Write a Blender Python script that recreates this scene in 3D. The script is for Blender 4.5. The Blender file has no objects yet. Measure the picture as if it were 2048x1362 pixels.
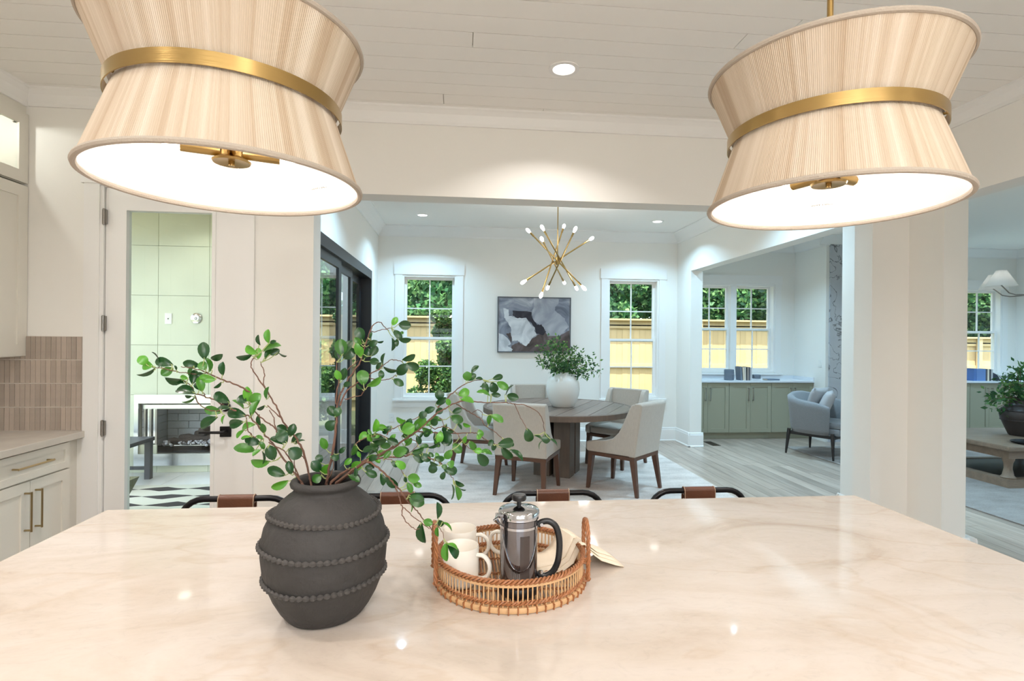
import bpy, bmesh, math, random
from mathutils import Vector, Matrix, Euler
PI = math.pi
C = bpy.context.scene.collection
SC = bpy.context.scene
rnd = random.Random(7)

# ---------------------------------------------------------------- camera
FOC, EYE = 1079.0, 1.5
YAW, PITCH, ROLL = math.radians(5.49), math.radians(-0.06), math.radians(-0.53)
_f = Vector((math.sin(YAW)*math.cos(PITCH), math.cos(YAW)*math.cos(PITCH), math.sin(PITCH)))
_r = Vector((math.cos(YAW), -math.sin(YAW), 0)); _d = _f.cross(_r)
_d = -_r.cross(_f) if _d.z > 0 else _d
_c, _s = math.cos(ROLL), math.sin(ROLL)
RGT = _r*_c + _d*_s; DWN = _d*_c - _r*_s; FWD = _f
cd = bpy.data.cameras.new('camera'); cam = bpy.data.objects.new('camera', cd); C.objects.link(cam)
cam.matrix_world = Matrix(((RGT.x, -DWN.x, -FWD.x, 0), (RGT.y, -DWN.y, -FWD.y, 0), (RGT.z, -DWN.z, -FWD.z, EYE), (0, 0, 0, 1)))
cd.sensor_width = 36; cd.lens = FOC*36/2048; cd.clip_start = .05; cd.clip_end = 200
SC.camera = cam

def ray(x, y):
    return RGT*((x-1024)/FOC) + DWN*((y-681)/FOC) + FWD
def at(x, y, Y):                      # the point seen at a pixel, on the upright plane at depth Y
    d = ray(x, y); t = Y/d.y; return Vector((d.x*t, Y, EYE+d.z*t))

# ---------------------------------------------------------------- world, sun, exposure
SC.view_settings.view_transform = 'Standard'; SC.view_settings.look = 'None'
SC.view_settings.exposure = 0.0; SC.view_settings.gamma = 1; SC.view_settings.use_curve_mapping = False
w = bpy.data.worlds.new('World'); SC.world = w; w.use_nodes = True
nt = w.node_tree; nt.nodes.clear()
sky = nt.nodes.new('ShaderNodeTexSky'); sky.sky_type = 'NISHITA'; sky.sun_disc = False
sky.sun_elevation = math.radians(62); sky.sun_rotation = math.radians(200); sky.air_density = 1.0; sky.dust_density = 3.0
mixw = nt.nodes.new('ShaderNodeMix'); mixw.data_type = 'RGBA'; mixw.inputs['Factor'].default_value = .45
bg = nt.nodes.new('ShaderNodeBackground'); bg.inputs['Strength'].default_value = SKY_STRENGTH = .66
wo = nt.nodes.new('ShaderNodeOutputWorld')
nt.links.new(sky.outputs[0], mixw.inputs[6]); mixw.inputs[7].default_value = (6.0, 7.2, 8.2, 1)
nt.links.new(mixw.outputs[2], bg.inputs[0]); nt.links.new(bg.outputs[0], wo.inputs[0])
sd = bpy.data.lights.new('sun', 'SUN'); sd.energy = 17; sd.angle = math.radians(.6); sd.color = (1, .96, .88)
sun = bpy.data.objects.new('sun', sd); C.objects.link(sun)
sun.rotation_euler = Vector((.12, .27, -1)).to_track_quat('-Z', 'Y').to_euler()
SC.cycles.max_bounces = 9; SC.cycles.diffuse_bounces = 5; SC.cycles.glossy_bounces = 4
SC.cycles.transmission_bounces = 6; SC.cycles.transparent_max_bounces = 12
SC.cycles.caustics_reflective = False; SC.cycles.caustics_refractive = False
SC.cycles.sample_clamp_indirect = 4.0; SC.cycles.sample_clamp_direct = 0
SC.cycles.use_denoising = True; SC.cycles.blur_glossy = 0.5
WARM, COOL = (1.0, .94, .895), (.46, .77, 1.0)
KITCHEN_CAN, DINING_CAN, LIVING_CAN = 12, 23, 33

def can_light(x, y, z, power, col):
    l = bpy.data.lights.new('recessed_lamp', 'AREA'); l.shape = 'DISK'; l.size = .11; l.energy = power; l.color = col
    l.spread = math.radians(130)
    o = bpy.data.objects.new('recessed_lamp', l); C.objects.link(o); o.location = (x, y, z); return o

# ---------------------------------------------------------------- materials
def srgb(r, g, b):
    f = lambda c: (c/255/12.92) if c/255 <= .04045 else ((c/255+.055)/1.055)**2.4
    return (f(r), f(g), f(b), 1)
MATS = {}
def mat(name, col, rough=.6, metal=0, bump=0, bscale=40, var=0, vscale=6, spec=.5, stretch=(1, 1, 1), sheen=0, coat=0, rand=0, trans=0):
    if name in MATS: return MATS[name]
    m = bpy.data.materials.new(name); m.use_nodes = True; MATS[name] = m
    n, l = m.node_tree.nodes, m.node_tree.links
    b = n['Principled BSDF']; b.inputs['Base Color'].default_value = col; b.inputs['Roughness'].default_value = rough
    b.inputs['Metallic'].default_value = metal; b.inputs['Specular IOR Level'].default_value = spec
    if sheen: b.inputs['Sheen Weight'].default_value = sheen
    if coat: b.inputs['Coat Weight'].default_value = coat; b.inputs['Coat Roughness'].default_value = .05
    tc = n.new('ShaderNodeTexCoord'); mp = n.new('ShaderNodeMapping'); mp.inputs['Scale'].default_value = stretch
    l.new(tc.outputs['Object'], mp.inputs[0])
    src = None
    if var or rand:
        hs = n.new('ShaderNodeHueSaturation'); hs.inputs['Color'].default_value = col
        ad = n.new('ShaderNodeMath'); ad.operation = 'MULTIPLY_ADD'; ad.inputs[1].default_value = 2*var; ad.inputs[2].default_value = 1-var
        nz = n.new('ShaderNodeTexNoise'); nz.inputs['Scale'].default_value = vscale; nz.inputs['Detail'].default_value = 5
        l.new(mp.outputs[0], nz.inputs[0]); l.new(nz.outputs[0], ad.inputs[0]); last = ad
        if rand:
            oi = n.new('ShaderNodeObjectInfo'); a2 = n.new('ShaderNodeMath'); a2.operation = 'MULTIPLY_ADD'
            a2.inputs[1].default_value = rand; l.new(oi.outputs['Random'], a2.inputs[0])
            sb = n.new('ShaderNodeMath'); sb.operation = 'SUBTRACT'; sb.inputs[1].default_value = rand/2
            l.new(ad.outputs[0], sb.inputs[0]); l.new(sb.outputs[0], a2.inputs[2]); last = a2
        l.new(last.outputs[0], hs.inputs['Value']); l.new(hs.outputs[0], b.inputs['Base Color'])
    if bump:
        nb = n.new('ShaderNodeTexNoise'); nb.inputs['Scale'].default_value = bscale; nb.inputs['Detail'].default_value = 6
        l.new(mp.outputs[0], nb.inputs[0]); bp = n.new('ShaderNodeBump'); bp.inputs['Strength'].default_value = bump
        bp.inputs['Distance'].default_value = .01; l.new(nb.outputs[0], bp.inputs['Height']); l.new(bp.outputs[0], b.inputs['Normal'])
    return m
def P(m): return m.node_tree.nodes['Principled BSDF']
def ramp(n, stops):
    r = n.new('ShaderNodeValToRGB'); e = r.color_ramp.elements
    while len(e) > 1: e.remove(e[-1])
    e[0].position = stops[0][0]; e[0].color = stops[0][1]
    for p, c in stops[1:]:
        k = e.new(p); k.color = c
    return r
def g(v): return (v, v, v, 1)

WALL = mat('wall_paint', srgb(240, 238, 233), .75, bump=.03, bscale=220)
CEILP = mat('ceiling_paint', srgb(246, 244, 240), .8)
TRIM = mat('trim_paint', srgb(240, 239, 237), .4)
CABW = mat('cabinet_white', srgb(226, 222, 212), .42)
SAGE = mat('cabinet_sage', srgb(158, 156, 136), .5)
BLACKM = mat('black_metal', srgb(30, 29, 31), .35, metal=.6)
BLACKF = mat('black_frame', srgb(25, 27, 32), .4)
BRASS = mat('brass', srgb(172, 144, 92), .28, metal=1, bump=.05, bscale=8, stretch=(1, 1, 60))
CHAMP = mat('champagne_metal', srgb(180, 160, 120), .3, metal=1)
NICKEL = mat('nickel', srgb(150, 145, 140), .3, metal=1)
CHROME = mat('chrome', srgb(200, 202, 208), .06, metal=1)
STEEL = mat('brushed_steel', srgb(220, 222, 224), .25, metal=1)
LEATHER = mat('brown_leather', srgb(98, 58, 38), .42, bump=.15, bscale=160, var=.28, vscale=14, rand=.5)
STITCH = mat('stitching', srgb(205, 185, 160), .8)
LINEN = mat('grey_linen', srgb(188, 179, 168), .9, bump=.5, bscale=420, var=.12, vscale=90, stretch=(1, 1, .35), sheen=.2)
WALNUT = mat('walnut', srgb(86, 56, 40), .42, bump=.1, bscale=30, var=.3, vscale=10, stretch=(3, 3, .5))
TABLEW = mat('weathered_oak', srgb(116, 100, 90), .36, bump=.35, bscale=40, var=.5, vscale=14, stretch=(2, .2, 1), rand=.45)
TABLEV = mat('weathered_oak_upright', srgb(104, 88, 76), .55, bump=.3, bscale=50, var=.35, vscale=9, stretch=(3, 3, .4))
CLAY = mat('dark_clay', srgb(48, 46, 45), .72, bump=.6, bscale=30, var=.3, vscale=9)
CLAY2 = mat('clay_rope', srgb(62, 59, 57), .75, bump=.4, bscale=40)
WHITECER = mat('white_ceramic', srgb(232, 230, 225), .35, bump=.12, bscale=14, stretch=(.6, .6, 9))
MUG = mat('mug_glaze', srgb(238, 232, 222), .12)
BLKPL = mat('black_plastic', srgb(24, 24, 26), .35)
RATTAN = mat('rattan', srgb(152, 98, 60), .5, var=.3, vscale=60)
RATTANL = mat('rattan_light', srgb(204, 164, 120), .5, var=.2, vscale=60)
CLOTH = mat('cream_cloth', srgb(232, 218, 198), .9, bump=.2, bscale=300)
BARK = mat('branch_bark', srgb(98, 68, 54), .7, bump=.3, bscale=120, var=.3, vscale=60)
GREYF = mat('grey_wool', srgb(128, 128, 130), .95, bump=.5, bscale=260, var=.22, vscale=120, sheen=.3)
PILL = mat('cushion_fabric', srgb(170, 166, 166), .9, bump=.2, bscale=200)
DARKWOOD = mat('dark_wood', srgb(38, 32, 30), .4)
COFFEEW = mat('worn_brown_oak', srgb(132, 112, 94), .55, bump=.4, bscale=40, var=.35, vscale=8, stretch=(.4, 2, 2))
FENCE = mat('new_pine_board', srgb(190, 166, 124), .7, bump=.2, bscale=20, var=.14, vscale=5, stretch=(6, 6, .7), rand=.16)
GROUT = mat('grout', srgb(214, 206, 196), .8)
TILE = mat('taupe_tile', srgb(172, 158, 146), .35, var=.1, vscale=30, rand=.32)
PTILE = mat('porch_wall_tile', srgb(206, 210, 190), .22, var=.1, vscale=2.5, rand=.05)
FTILE = mat('porch_floor_tile', srgb(222, 224, 226), .4, var=.06, vscale=3)
PORCHC = mat('porch_ceiling_board', srgb(170, 130, 88), .5, var=.2, vscale=4)
BRICK = mat('firebox_brick', srgb(205, 208, 212), .8, bump=.3, bscale=60)
LOG = mat('charred_log', srgb(70, 62, 58), .9, bump=1, bscale=40, var=.5, vscale=25)
ASH = mat('ash_ember', srgb(190, 190, 198), .9, var=.6, vscale=80)
SOIL = mat('lawn_soil', srgb(92, 94, 64), .95, bump=.5, bscale=12, var=.3, vscale=3)
TRUNK = mat('tree_trunk', srgb(84, 70, 58), .9, bump=.6, bscale=20)
COOLW = mat('outlet_white', srgb(235, 235, 232), .4)
QTOP = mat('perimeter_quartz', srgb(205, 198, 188), .25, var=.12, vscale=9)
LTOP = mat('white_quartz', srgb(228, 232, 238), .25)
DARKVENT = mat('bronze_vent', srgb(70, 60, 48), .5)
OLIVE = mat('olive_planter', srgb(98, 98, 70), .5)
SLATE = mat('patio_table', srgb(72, 74, 80), .5)
BULB = bpy.data.materials.new('lit_bulb'); BULB.use_nodes = True
P(BULB).inputs['Emission Color'].default_value = (1, .97, .92, 1); P(BULB).inputs['Emission Strength'].default_value = 14
BULBW = bpy.data.materials.new('warm_bulb'); BULBW.use_nodes = True
P(BULBW).inputs['Emission Color'].default_value = (1, .85, .62, 1); P(BULBW).inputs['Emission Strength'].default_value = 22
CANEM = bpy.data.materials.new('can_diffuser'); CANEM.use_nodes = True
P(CANEM).inputs['Emission Color'].default_value = (1, .97, .92, 1); P(CANEM).inputs['Emission Strength'].default_value = 6

def leaf_mat(name, c1, c2, trans=.25, rough=.35):
    m = bpy.data.materials.new(name); m.use_nodes = True; n, l = m.node_tree.nodes, m.node_tree.links
    b = n['Principled BSDF']; b.inputs['Roughness'].default_value = rough
    oi = n.new('ShaderNodeObjectInfo'); r = ramp(n, [(0, c1), (.5, c1), (.75, tuple((a+b)/2 for a, b in zip(c1, c2))), (1, c2)]); l.new(oi.outputs['Random'], r.inputs[0])
    l.new(r.outputs[0], b.inputs['Base Color'])
    t = n.new('ShaderNodeBsdfTranslucent'); l.new(r.outputs[0], t.inputs[0]); mx = n.new('ShaderNodeMixShader'); mx.inputs[0].default_value = trans
    l.new(b.outputs[0], mx.inputs[1]); l.new(t.outputs[0], mx.inputs[2]); l.new(mx.outputs[0], n['Material Output'].inputs[0]); return m
LEAF = leaf_mat('plant_leaf', srgb(24, 66, 28), srgb(88, 156, 44), .14, .3)
def foliage_mat(name, c1, c2, c3, sc=1.2, emit=0):
    m = bpy.data.materials.new(name); m.use_nodes = True; n, l = m.node_tree.nodes, m.node_tree.links
    b = n['Principled BSDF']; b.inputs['Roughness'].default_value = .5
    gm = n.new('ShaderNodeNewGeometry'); r = ramp(n, [(0, c1), (.5, c2), (1, c3)]); l.new(gm.outputs['Random Per Island'], r.inputs[0])
    l.new(r.outputs[0], b.inputs['Base Color'])
    t = n.new('ShaderNodeBsdfTranslucent'); l.new(r.outputs[0], t.inputs[0]); mx = n.new('ShaderNodeMixShader'); mx.inputs[0].default_value = .4
    l.new(b.outputs[0], mx.inputs[1]); l.new(t.outputs[0], mx.inputs[2]); l.new(mx.outputs[0], n['Material Output'].inputs[0]); return m
TREEF = foliage_mat('tree_foliage', srgb(30, 72, 44), srgb(62, 116, 66), srgb(150, 190, 120))
SHRUBF = foliage_mat('shrub_foliage', srgb(36, 72, 40), srgb(62, 104, 56), srgb(120, 158, 82))
FINEF = foliage_mat('fine_foliage', srgb(40, 74, 44), srgb(66, 110, 60), srgb(116, 156, 84))

def glass_mat(name, tint=(.93, .97, .96, 1), refl=1.0, base=.05):
    m = bpy.data.materials.new(name); m.use_nodes = True; n, l = m.node_tree.nodes, m.node_tree.links; n.clear()
    t = n.new('ShaderNodeBsdfTransparent'); t.inputs[0].default_value = tint
    gl = n.new('ShaderNodeBsdfGlossy'); gl.inputs['Roughness'].default_value = .01; gl.inputs[0].default_value = (1, 1, 1, 1)
    fr = n.new('ShaderNodeFresnel'); fr.inputs[0].default_value = 1.5
    mu = n.new('ShaderNodeMath'); mu.operation = 'MULTIPLY_ADD'; mu.inputs[1].default_value = refl; mu.inputs[2].default_value = base*0; mu.use_clamp = True
    mx = n.new('ShaderNodeMixShader'); o = n.new('ShaderNodeOutputMaterial')
    ge = n.new('ShaderNodeNewGeometry'); iv = n.new('ShaderNodeMath'); iv.operation = 'SUBTRACT'; iv.inputs[0].default_value = 1; l.new(ge.outputs['Backfacing'], iv.inputs[1])
    m3 = n.new('ShaderNodeMath'); m3.operation = 'MULTIPLY'; l.new(mu.outputs[0], m3.inputs[0]); l.new(iv.outputs[0], m3.inputs[1])
    l.new(fr.outputs[0], mu.inputs[0]); l.new(m3.outputs[0], mx.inputs[0]); l.new(t.outputs[0], mx.inputs[1]); l.new(gl.outputs[0], mx.inputs[2]); l.new(mx.outputs[0], o.inputs[0]); return m
GLASS = glass_mat('window_glass'); DOORG = glass_mat('door_glass', (.95, .985, .965, 1), 1.2); SLIDEG = glass_mat('slider_glass', (.8, .88, .88, 1), 1.6)

def rug_mat(name='woven_rug', k=1.0):
    m = bpy.data.materials.new(name); m.use_nodes = True; n, l = m.node_tree.nodes, m.node_tree.links; b = n['Principled BSDF']
    b.inputs['Roughness'].default_value = .95; tc = n.new('ShaderNodeTexCoord'); mp = n.new('ShaderNodeMapping'); mp.inputs['Scale'].default_value = (1, 2.2, 1)
    l.new(tc.outputs['Object'], mp.inputs[0])
    n1 = n.new('ShaderNodeTexNoise'); n1.inputs['Scale'].default_value = 55; n1.inputs['Detail'].default_value = 8; n1.inputs['Roughness'].default_value = .75
    n2 = n.new('ShaderNodeTexNoise'); n2.inputs['Scale'].default_value = 3; n2.inputs['Detail'].default_value = 5
    l.new(mp.outputs[0], n1.inputs[0]); l.new(mp.outputs[0], n2.inputs[0])
    a = n.new('ShaderNodeMath'); a.operation = 'ADD'; l.new(n1.outputs[0], a.inputs[0]); l.new(n2.outputs[0], a.inputs[1])
    h = n.new('ShaderNodeMath'); h.operation = 'MULTIPLY'; h.inputs[1].default_value = .5; l.new(a.outputs[0], h.inputs[0])
    r = ramp(n, [(.3, srgb(164*k, 152*k, 144*k)), (.46, srgb(204*k, 192*k, 184*k)), (.6, srgb(226*k, 215*k, 207*k))]); l.new(h.outputs[0], r.inputs[0]); l.new(r.outputs[0], b.inputs['Base Color'])
    bp = n.new('ShaderNodeBump'); bp.inputs['Strength'].default_value = .6; bp.inputs['Distance'].default_value = .01; l.new(n1.outputs[0], bp.inputs['Height']); l.new(bp.outputs[0], b.inputs['Normal'])
    return m
RUG = rug_mat(); RUG2 = rug_mat('faded_rug', .7)

def floor_mat():
    m = bpy.data.materials.new('oak_plank'); m.use_nodes = True; n, l = m.node_tree.nodes, m.node_tree.links; b = n['Principled BSDF']
    b.inputs['Roughness'].default_value = .3; tc = n.new('ShaderNodeTexCoord'); oi = n.new('ShaderNodeObjectInfo')
    cb = n.new('ShaderNodeCombineXYZ'); mu = n.new('ShaderNodeMath'); mu.operation = 'MULTIPLY'; mu.inputs[1].default_value = 37
    l.new(oi.outputs['Random'], mu.inputs[0]); l.new(mu.outputs[0], cb.inputs[0]); ad = n.new('ShaderNodeVectorMath'); ad.operation = 'ADD'
    l.new(tc.outputs['Object'], ad.inputs[0]); l.new(cb.outputs[0], ad.inputs[1])
    mp = n.new('ShaderNodeMapping'); mp.inputs['Scale'].default_value = (9, .7, 1); l.new(ad.outputs[0], mp.inputs[0])
    nz = n.new('ShaderNodeTexNoise'); nz.inputs['Scale'].default_value = 2.2; nz.inputs['Detail'].default_value = 8; l.new(mp.outputs[0], nz.inputs[0])
    r = ramp(n, [(.25, srgb(146, 129, 116)), (.5, srgb(170, 152, 138)), (.75, srgb(188, 172, 158))]); l.new(nz.outputs[0], r.inputs[0])
    hs = n.new('ShaderNodeHueSaturation'); l.new(r.outputs[0], hs.inputs['Color']); v = n.new('ShaderNodeMath'); v.operation = 'MULTIPLY_ADD'
    v.inputs[1].default_value = .38; v.inputs[2].default_value = .8; l.new(oi.outputs['Random'], v.inputs[0]); l.new(v.outputs[0], hs.inputs['Value'])
    l.new(hs.outputs[0], b.inputs['Base Color']); return m
OAK = floor_mat()

def counter_mat():
    m = bpy.data.materials.new('cream_quartzite'); m.use_nodes = True; n, l = m.node_tree.nodes, m.node_tree.links; b = n['Principled BSDF']
    b.inputs['Roughness'].default_value = .06; b.inputs['Specular IOR Level'].default_value = .45
    tc = n.new('ShaderNodeTexCoord'); mp = n.new('ShaderNodeMapping'); mp.inputs['Rotation'].default_value = (0, 0, .55); mp.inputs['Scale'].default_value = (1.0, 1.9, 1)
    l.new(tc.outputs['Object'], mp.inputs[0])
    n0 = n.new('ShaderNodeTexNoise'); n0.inputs['Scale'].default_value = 1.6; n0.inputs['Detail'].default_value = 9; n0.inputs['Roughness'].default_value = .62; n0.inputs['Distortion'].default_value = 1.2; l.new(mp.outputs[0], n0.inputs[0])
    r = ramp(n, [(.25, srgb(178, 162, 147)), (.42, srgb(199, 187, 175)), (.55, srgb(206, 196, 187)), (.75, srgb(212, 204, 197))]); l.new(n0.outputs[0], r.inputs[0])
    n1 = n.new('ShaderNodeTexNoise'); n1.inputs['Scale'].default_value = 16; n1.inputs['Detail'].default_value = 12; n1.inputs['Roughness'].default_value = .7; n1.inputs['Distortion'].default_value = 2; l.new(mp.outputs[0], n1.inputs[0])
    r1 = ramp(n, [(.3, g(.9)), (.45, g(.98)), (.6, g(1))]); l.new(n1.outputs[0], r1.inputs[0])
    n2 = n.new('ShaderNodeTexNoise'); n2.inputs['Scale'].default_value = 1.1; n2.inputs['Detail'].default_value = 5; n2.inputs['Distortion'].default_value = .8; l.new(mp.outputs[0], n2.inputs[0])
    r2 = ramp(n, [(.485, g(1)), (.497, (.84, .75, .64, 1)), (.503, (.9, .82, .72, 1)), (.515, g(1))]); l.new(n2.outputs[0], r2.inputs[0])
    m1 = n.new('ShaderNodeMix'); m1.data_type = 'RGBA'; m1.blend_type = 'MULTIPLY'; m1.inputs[0].default_value = 1; l.new(r.outputs[0], m1.inputs[6]); l.new(r1.outputs[0], m1.inputs[7])
    m2 = n.new('ShaderNodeMix'); m2.data_type = 'RGBA'; m2.blend_type = 'MULTIPLY'; m2.inputs[0].default_value = .35; l.new(m1.outputs[2], m2.inputs[6]); l.new(r2.outputs[0], m2.inputs[7])
    l.new(m2.outputs[2], b.inputs['Base Color']); return m
QUARTZITE = counter_mat()

def marble_mat():
    m = bpy.data.materials.new('grey_marble'); m.use_nodes = True; n, l = m.node_tree.nodes, m.node_tree.links; b = n['Principled BSDF']
    b.inputs['Roughness'].default_value = .2; tc = n.new('ShaderNodeTexCoord'); mp = n.new('ShaderNodeMapping'); mp.inputs['Rotation'].default_value = (.3, .9, 0); l.new(tc.outputs['Object'], mp.inputs[0])
    a = n.new('ShaderNodeTexNoise'); a.inputs['Scale'].default_value = 2.4; a.inputs['Detail'].default_value = 6; a.inputs['Distortion'].default_value = 1.5; l.new(mp.outputs[0], a.inputs[0])
    r = ramp(n, [(.0, srgb(172, 174, 180)), (.48, srgb(184, 186, 192)), (.498, srgb(70, 70, 74)), (.512, srgb(186, 188, 194)), (1, srgb(176, 178, 184))]); l.new(a.outputs[0], r.inputs[0]); l.new(r.outputs[0], b.inputs['Base Color']); return m
MARBLE = marble_mat()

def shade_mat(name, outer):
    # wound string over a translucent liner: streaks follow the angle round the shade
    m = bpy.data.materials.new(name); m.use_nodes = True; n, l = m.node_tree.nodes, m.node_tree.links; n.clear()
    tc = n.new('ShaderNodeTexCoord'); gr = n.new('ShaderNodeTexGradient'); gr.gradient_type = 'RADIAL'; l.new(tc.outputs['Object'], gr.inputs[0])
    nz = n.new('ShaderNodeTexNoise'); nz.noise_dimensions = '1D'; nz.inputs['Scale'].default_value = 34; nz.inputs['Detail'].default_value = 6; nz.inputs['Roughness'].default_value = .65; l.new(gr.outputs[0], nz.inputs['W'])
    wv = n.new('ShaderNodeMath'); wv.operation = 'MULTIPLY'; wv.inputs[1].default_value = 2*PI*420; l.new(gr.outputs[0], wv.inputs[0])
    sn = n.new('ShaderNodeMath'); sn.operation = 'SINE'; l.new(wv.outputs[0], sn.inputs[0])
    r = ramp(n, [(.3, srgb(178, 157, 134)), (.48, srgb(198, 182, 162)), (.7, srgb(216, 203, 187))]); l.new(nz.outputs[0], r.inputs[0])
    d = n.new('ShaderNodeBsdfDiffuse'); t = n.new('ShaderNodeBsdfTranslucent'); mx = n.new('ShaderNodeMixShader'); mx.inputs[0].default_value = outer
    bp = n.new('ShaderNodeBump'); bp.inputs['Strength'].default_value = .35; bp.inputs['Distance'].default_value = .002; l.new(sn.outputs[0], bp.inputs['Height']); l.new(bp.outputs[0], d.inputs['Normal'])
    ge = n.new('ShaderNodeNewGeometry'); lm = n.new('ShaderNodeMix'); lm.data_type = 'RGBA'; lm.inputs[7].default_value = srgb(246, 240, 230)   # white liner on the inside
    l.new(ge.outputs['Backfacing'], lm.inputs[0]); l.new(r.outputs[0], lm.inputs[6])
    l.new(lm.outputs[2], d.inputs[0]); l.new(r.outputs[0], t.inputs[0]); o = n.new('ShaderNodeOutputMaterial')
    l.new(d.outputs[0], mx.inputs[1]); l.new(t.outputs[0], mx.inputs[2]); l.new(mx.outputs[0], o.inputs[0]); return m
SHADE = shade_mat('string_shade', .07)
WSHADE = bpy.data.materials.new('white_lamp_shade'); WSHADE.use_nodes = True
_n, _l = WSHADE.node_tree.nodes, WSHADE.node_tree.links; _t = _n.new('ShaderNodeBsdfTranslucent'); _t.inputs[0].default_value = (.9, .9, .88, 1); _m = _n.new('ShaderNodeMixShader'); _m.inputs[0].default_value = .45
P(WSHADE).inputs['Base Color'].default_value = (.9, .9, .88, 1)
_l.new(P(WSHADE).outputs[0], _m.inputs[1]); _l.new(_t.outputs[0], _m.inputs[2]); _l.new(_m.outputs[0], _n['Material Output'].inputs[0])
SHADERIM = mat('shade_rim_fabric', srgb(176, 165, 152), .9, bump=.3, bscale=300)
# ---------------------------------------------------------------- mesh helpers
class MB:
    def __init__(s): s.bm = bmesh.new()
    def box(s, x0, x1, y0, y1, z0, z1, bev=0, mtx=None):
        vs = [s.bm.verts.new((x, y, z)) for z in (z0, z1) for x, y in ((x0, y0), (x1, y0), (x1, y1), (x0, y1))]
        fs = [s.bm.faces.new([vs[i] for i in q]) for q in ((3, 2, 1, 0), (4, 5, 6, 7), (0, 1, 5, 4), (1, 2, 6, 5), (2, 3, 7, 6), (3, 0, 4, 7))]
        out = vs
        if bev:
            es = list({e for f in fs for e in f.edges})
            r = bmesh.ops.bevel(s.bm, geom=es, offset=bev, segments=2, affect='EDGES', profile=.6); out = list({v for f in r['faces'] for v in f.verts} | {v for v in vs if v.is_valid})
        if mtx: bmesh.ops.transform(s.bm, matrix=mtx, verts=out)
        return s
    def lathe(s, prof, n=32, cx=0, cy=0, cz=0, cap0=True, cap1=True, arc=2*PI, fn=None):
        rings = []
        for r, z in prof:
            ring = []
            for i in range(n):
                a = arc*i/n; rr = r*(fn(a, z) if fn else 1)
                ring.append(s.bm.verts.new((cx+rr*math.cos(a), cy+rr*math.sin(a), cz+z)))
            rings.append(ring)
        for a, b in zip(rings, rings[1:]):
            for i in range(n):
                j = (i+1) % n; s.bm.faces.new((a[i], a[j], b[j], b[i]))
        if cap0: s.bm.faces.new(rings[0][::-1])
        if cap1: s.bm.faces.new(rings[-1])
        return s
    def tube(s, pts, r, n=8, cap=True, closed=False, flat=1.0):
        pts = [Vector(p) for p in pts]; N = len(pts); rings = []
        rr = r if isinstance(r, (list, tuple)) else [r]*N
        up = None
        for i, p in enumerate(pts):
            if closed: t = (pts[(i+1) % N]-pts[i-1]).normalized()
            else: t = (pts[min(i+1, N-1)]-pts[max(i-1, 0)]).normalized()
            if up is None:
                up = Vector((0, 0, 1)) if abs(t.z) < .9 else Vector((1, 0, 0))
            u = (up-t*up.dot(t)).normalized(); v = t.cross(u); up = u
            rings.append([s.bm.verts.new(p+(u*math.cos(2*PI*k/n)+v*flat*math.sin(2*PI*k/n))*rr[i]) for k in range(n)])
        for i in range(N if closed else N-1):
            a, b = rings[i], rings[(i+1) % N]
            for k in range(n):
                j = (k+1) % n; s.bm.faces.new((a[k], a[j], b[j], b[k]))
        if cap and not closed: s.bm.faces.new(rings[0][::-1]); s.bm.faces.new(rings[-1])
        return s
    def prism(s, poly, axis, a0, a1):       # polygon extruded along x, y or z
        def pt(u, v, a): return {'x': (a, u, v), 'y': (u, a, v), 'z': (u, v, a)}[axis]
        A = [s.bm.verts.new(pt(u, v, a0)) for u, v in poly]; B = [s.bm.verts.new(pt(u, v, a1)) for u, v in poly]
        n = len(poly); s.bm.faces.new(A[::-1]); s.bm.faces.new(B)
        for i in range(n): s.bm.faces.new((A[i], A[(i+1) % n], B[(i+1) % n], B[i]))
        return s
    def sphere(s, c, r, n=12, m=8, sc=(1, 1, 1)):
        mt = Matrix.Translation(c) @ Matrix.Diagonal((r*sc[0], r*sc[1], r*sc[2], 1))
        bmesh.ops.create_uvsphere(s.bm, u_segments=n, v_segments=m, radius=1, matrix=mt); return s
    def loft(s, rings, cap=True, closed=True):
        R = [[s.bm.verts.new(p) for p in ring] for ring in rings]
        for a, b in zip(R, R[1:]):
            n = len(a)
            for i in range(n if closed else n-1): s.bm.faces.new((a[i], a[(i+1) % n], b[(i+1) % n], b[i]))
        if cap and closed: s.bm.faces.new(R[0][::-1]); s.bm.faces.new(R[-1])
        return s
    def mesh(s, name, m, smooth=False, angle=40):
        bmesh.ops.recalc_face_normals(s.bm, faces=s.bm.faces)
        me = bpy.data.meshes.new(name); s.bm.to_mesh(me); s.bm.free()
        if m: me.materials.append(m)
        if smooth:
            me.polygons.foreach_set('use_smooth', [True]*len(me.polygons))
            try: me.set_sharp_from_angle(angle=math.radians(angle))
            except Exception: pass
        return me
    def build(s, name, m, parent=None, smooth=False, loc=None, angle=40):
        return link(name, s.mesh(name, m, smooth, angle), parent, loc)
def link(name, me, parent=None, loc=None):
    o = bpy.data.objects.new(name, me); C.objects.link(o)
    if parent: o.parent = parent
    if loc: o.location = loc
    return o
def tag(o, label=None, cat=None, group=None, kind=None):
    if label: o['label'] = label
    if cat: o['category'] = cat
    if group: o['group'] = group
    if kind: o['kind'] = kind
    return o
def thing(name, loc, label, cat, rz=0, group=None):
    o = bpy.data.objects.new(name, None); C.objects.link(o); o.empty_display_size = .1
    o.location = loc; o.rotation_euler = (0, 0, rz); return tag(o, label, cat, group)
def struct(o): o['kind'] = 'structure'; return o
def copy_tree(o, parent=None):
    c = o.copy(); C.objects.link(c); c.parent = parent
    for ch in list(o.children): copy_tree(ch, c)
    return c
def dup(o, loc, rz, label, group=None):
    c = copy_tree(o); c.location = loc; c.rotation_euler = (0, 0, rz); c['label'] = label
    if group: c['group'] = group
    return c
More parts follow.
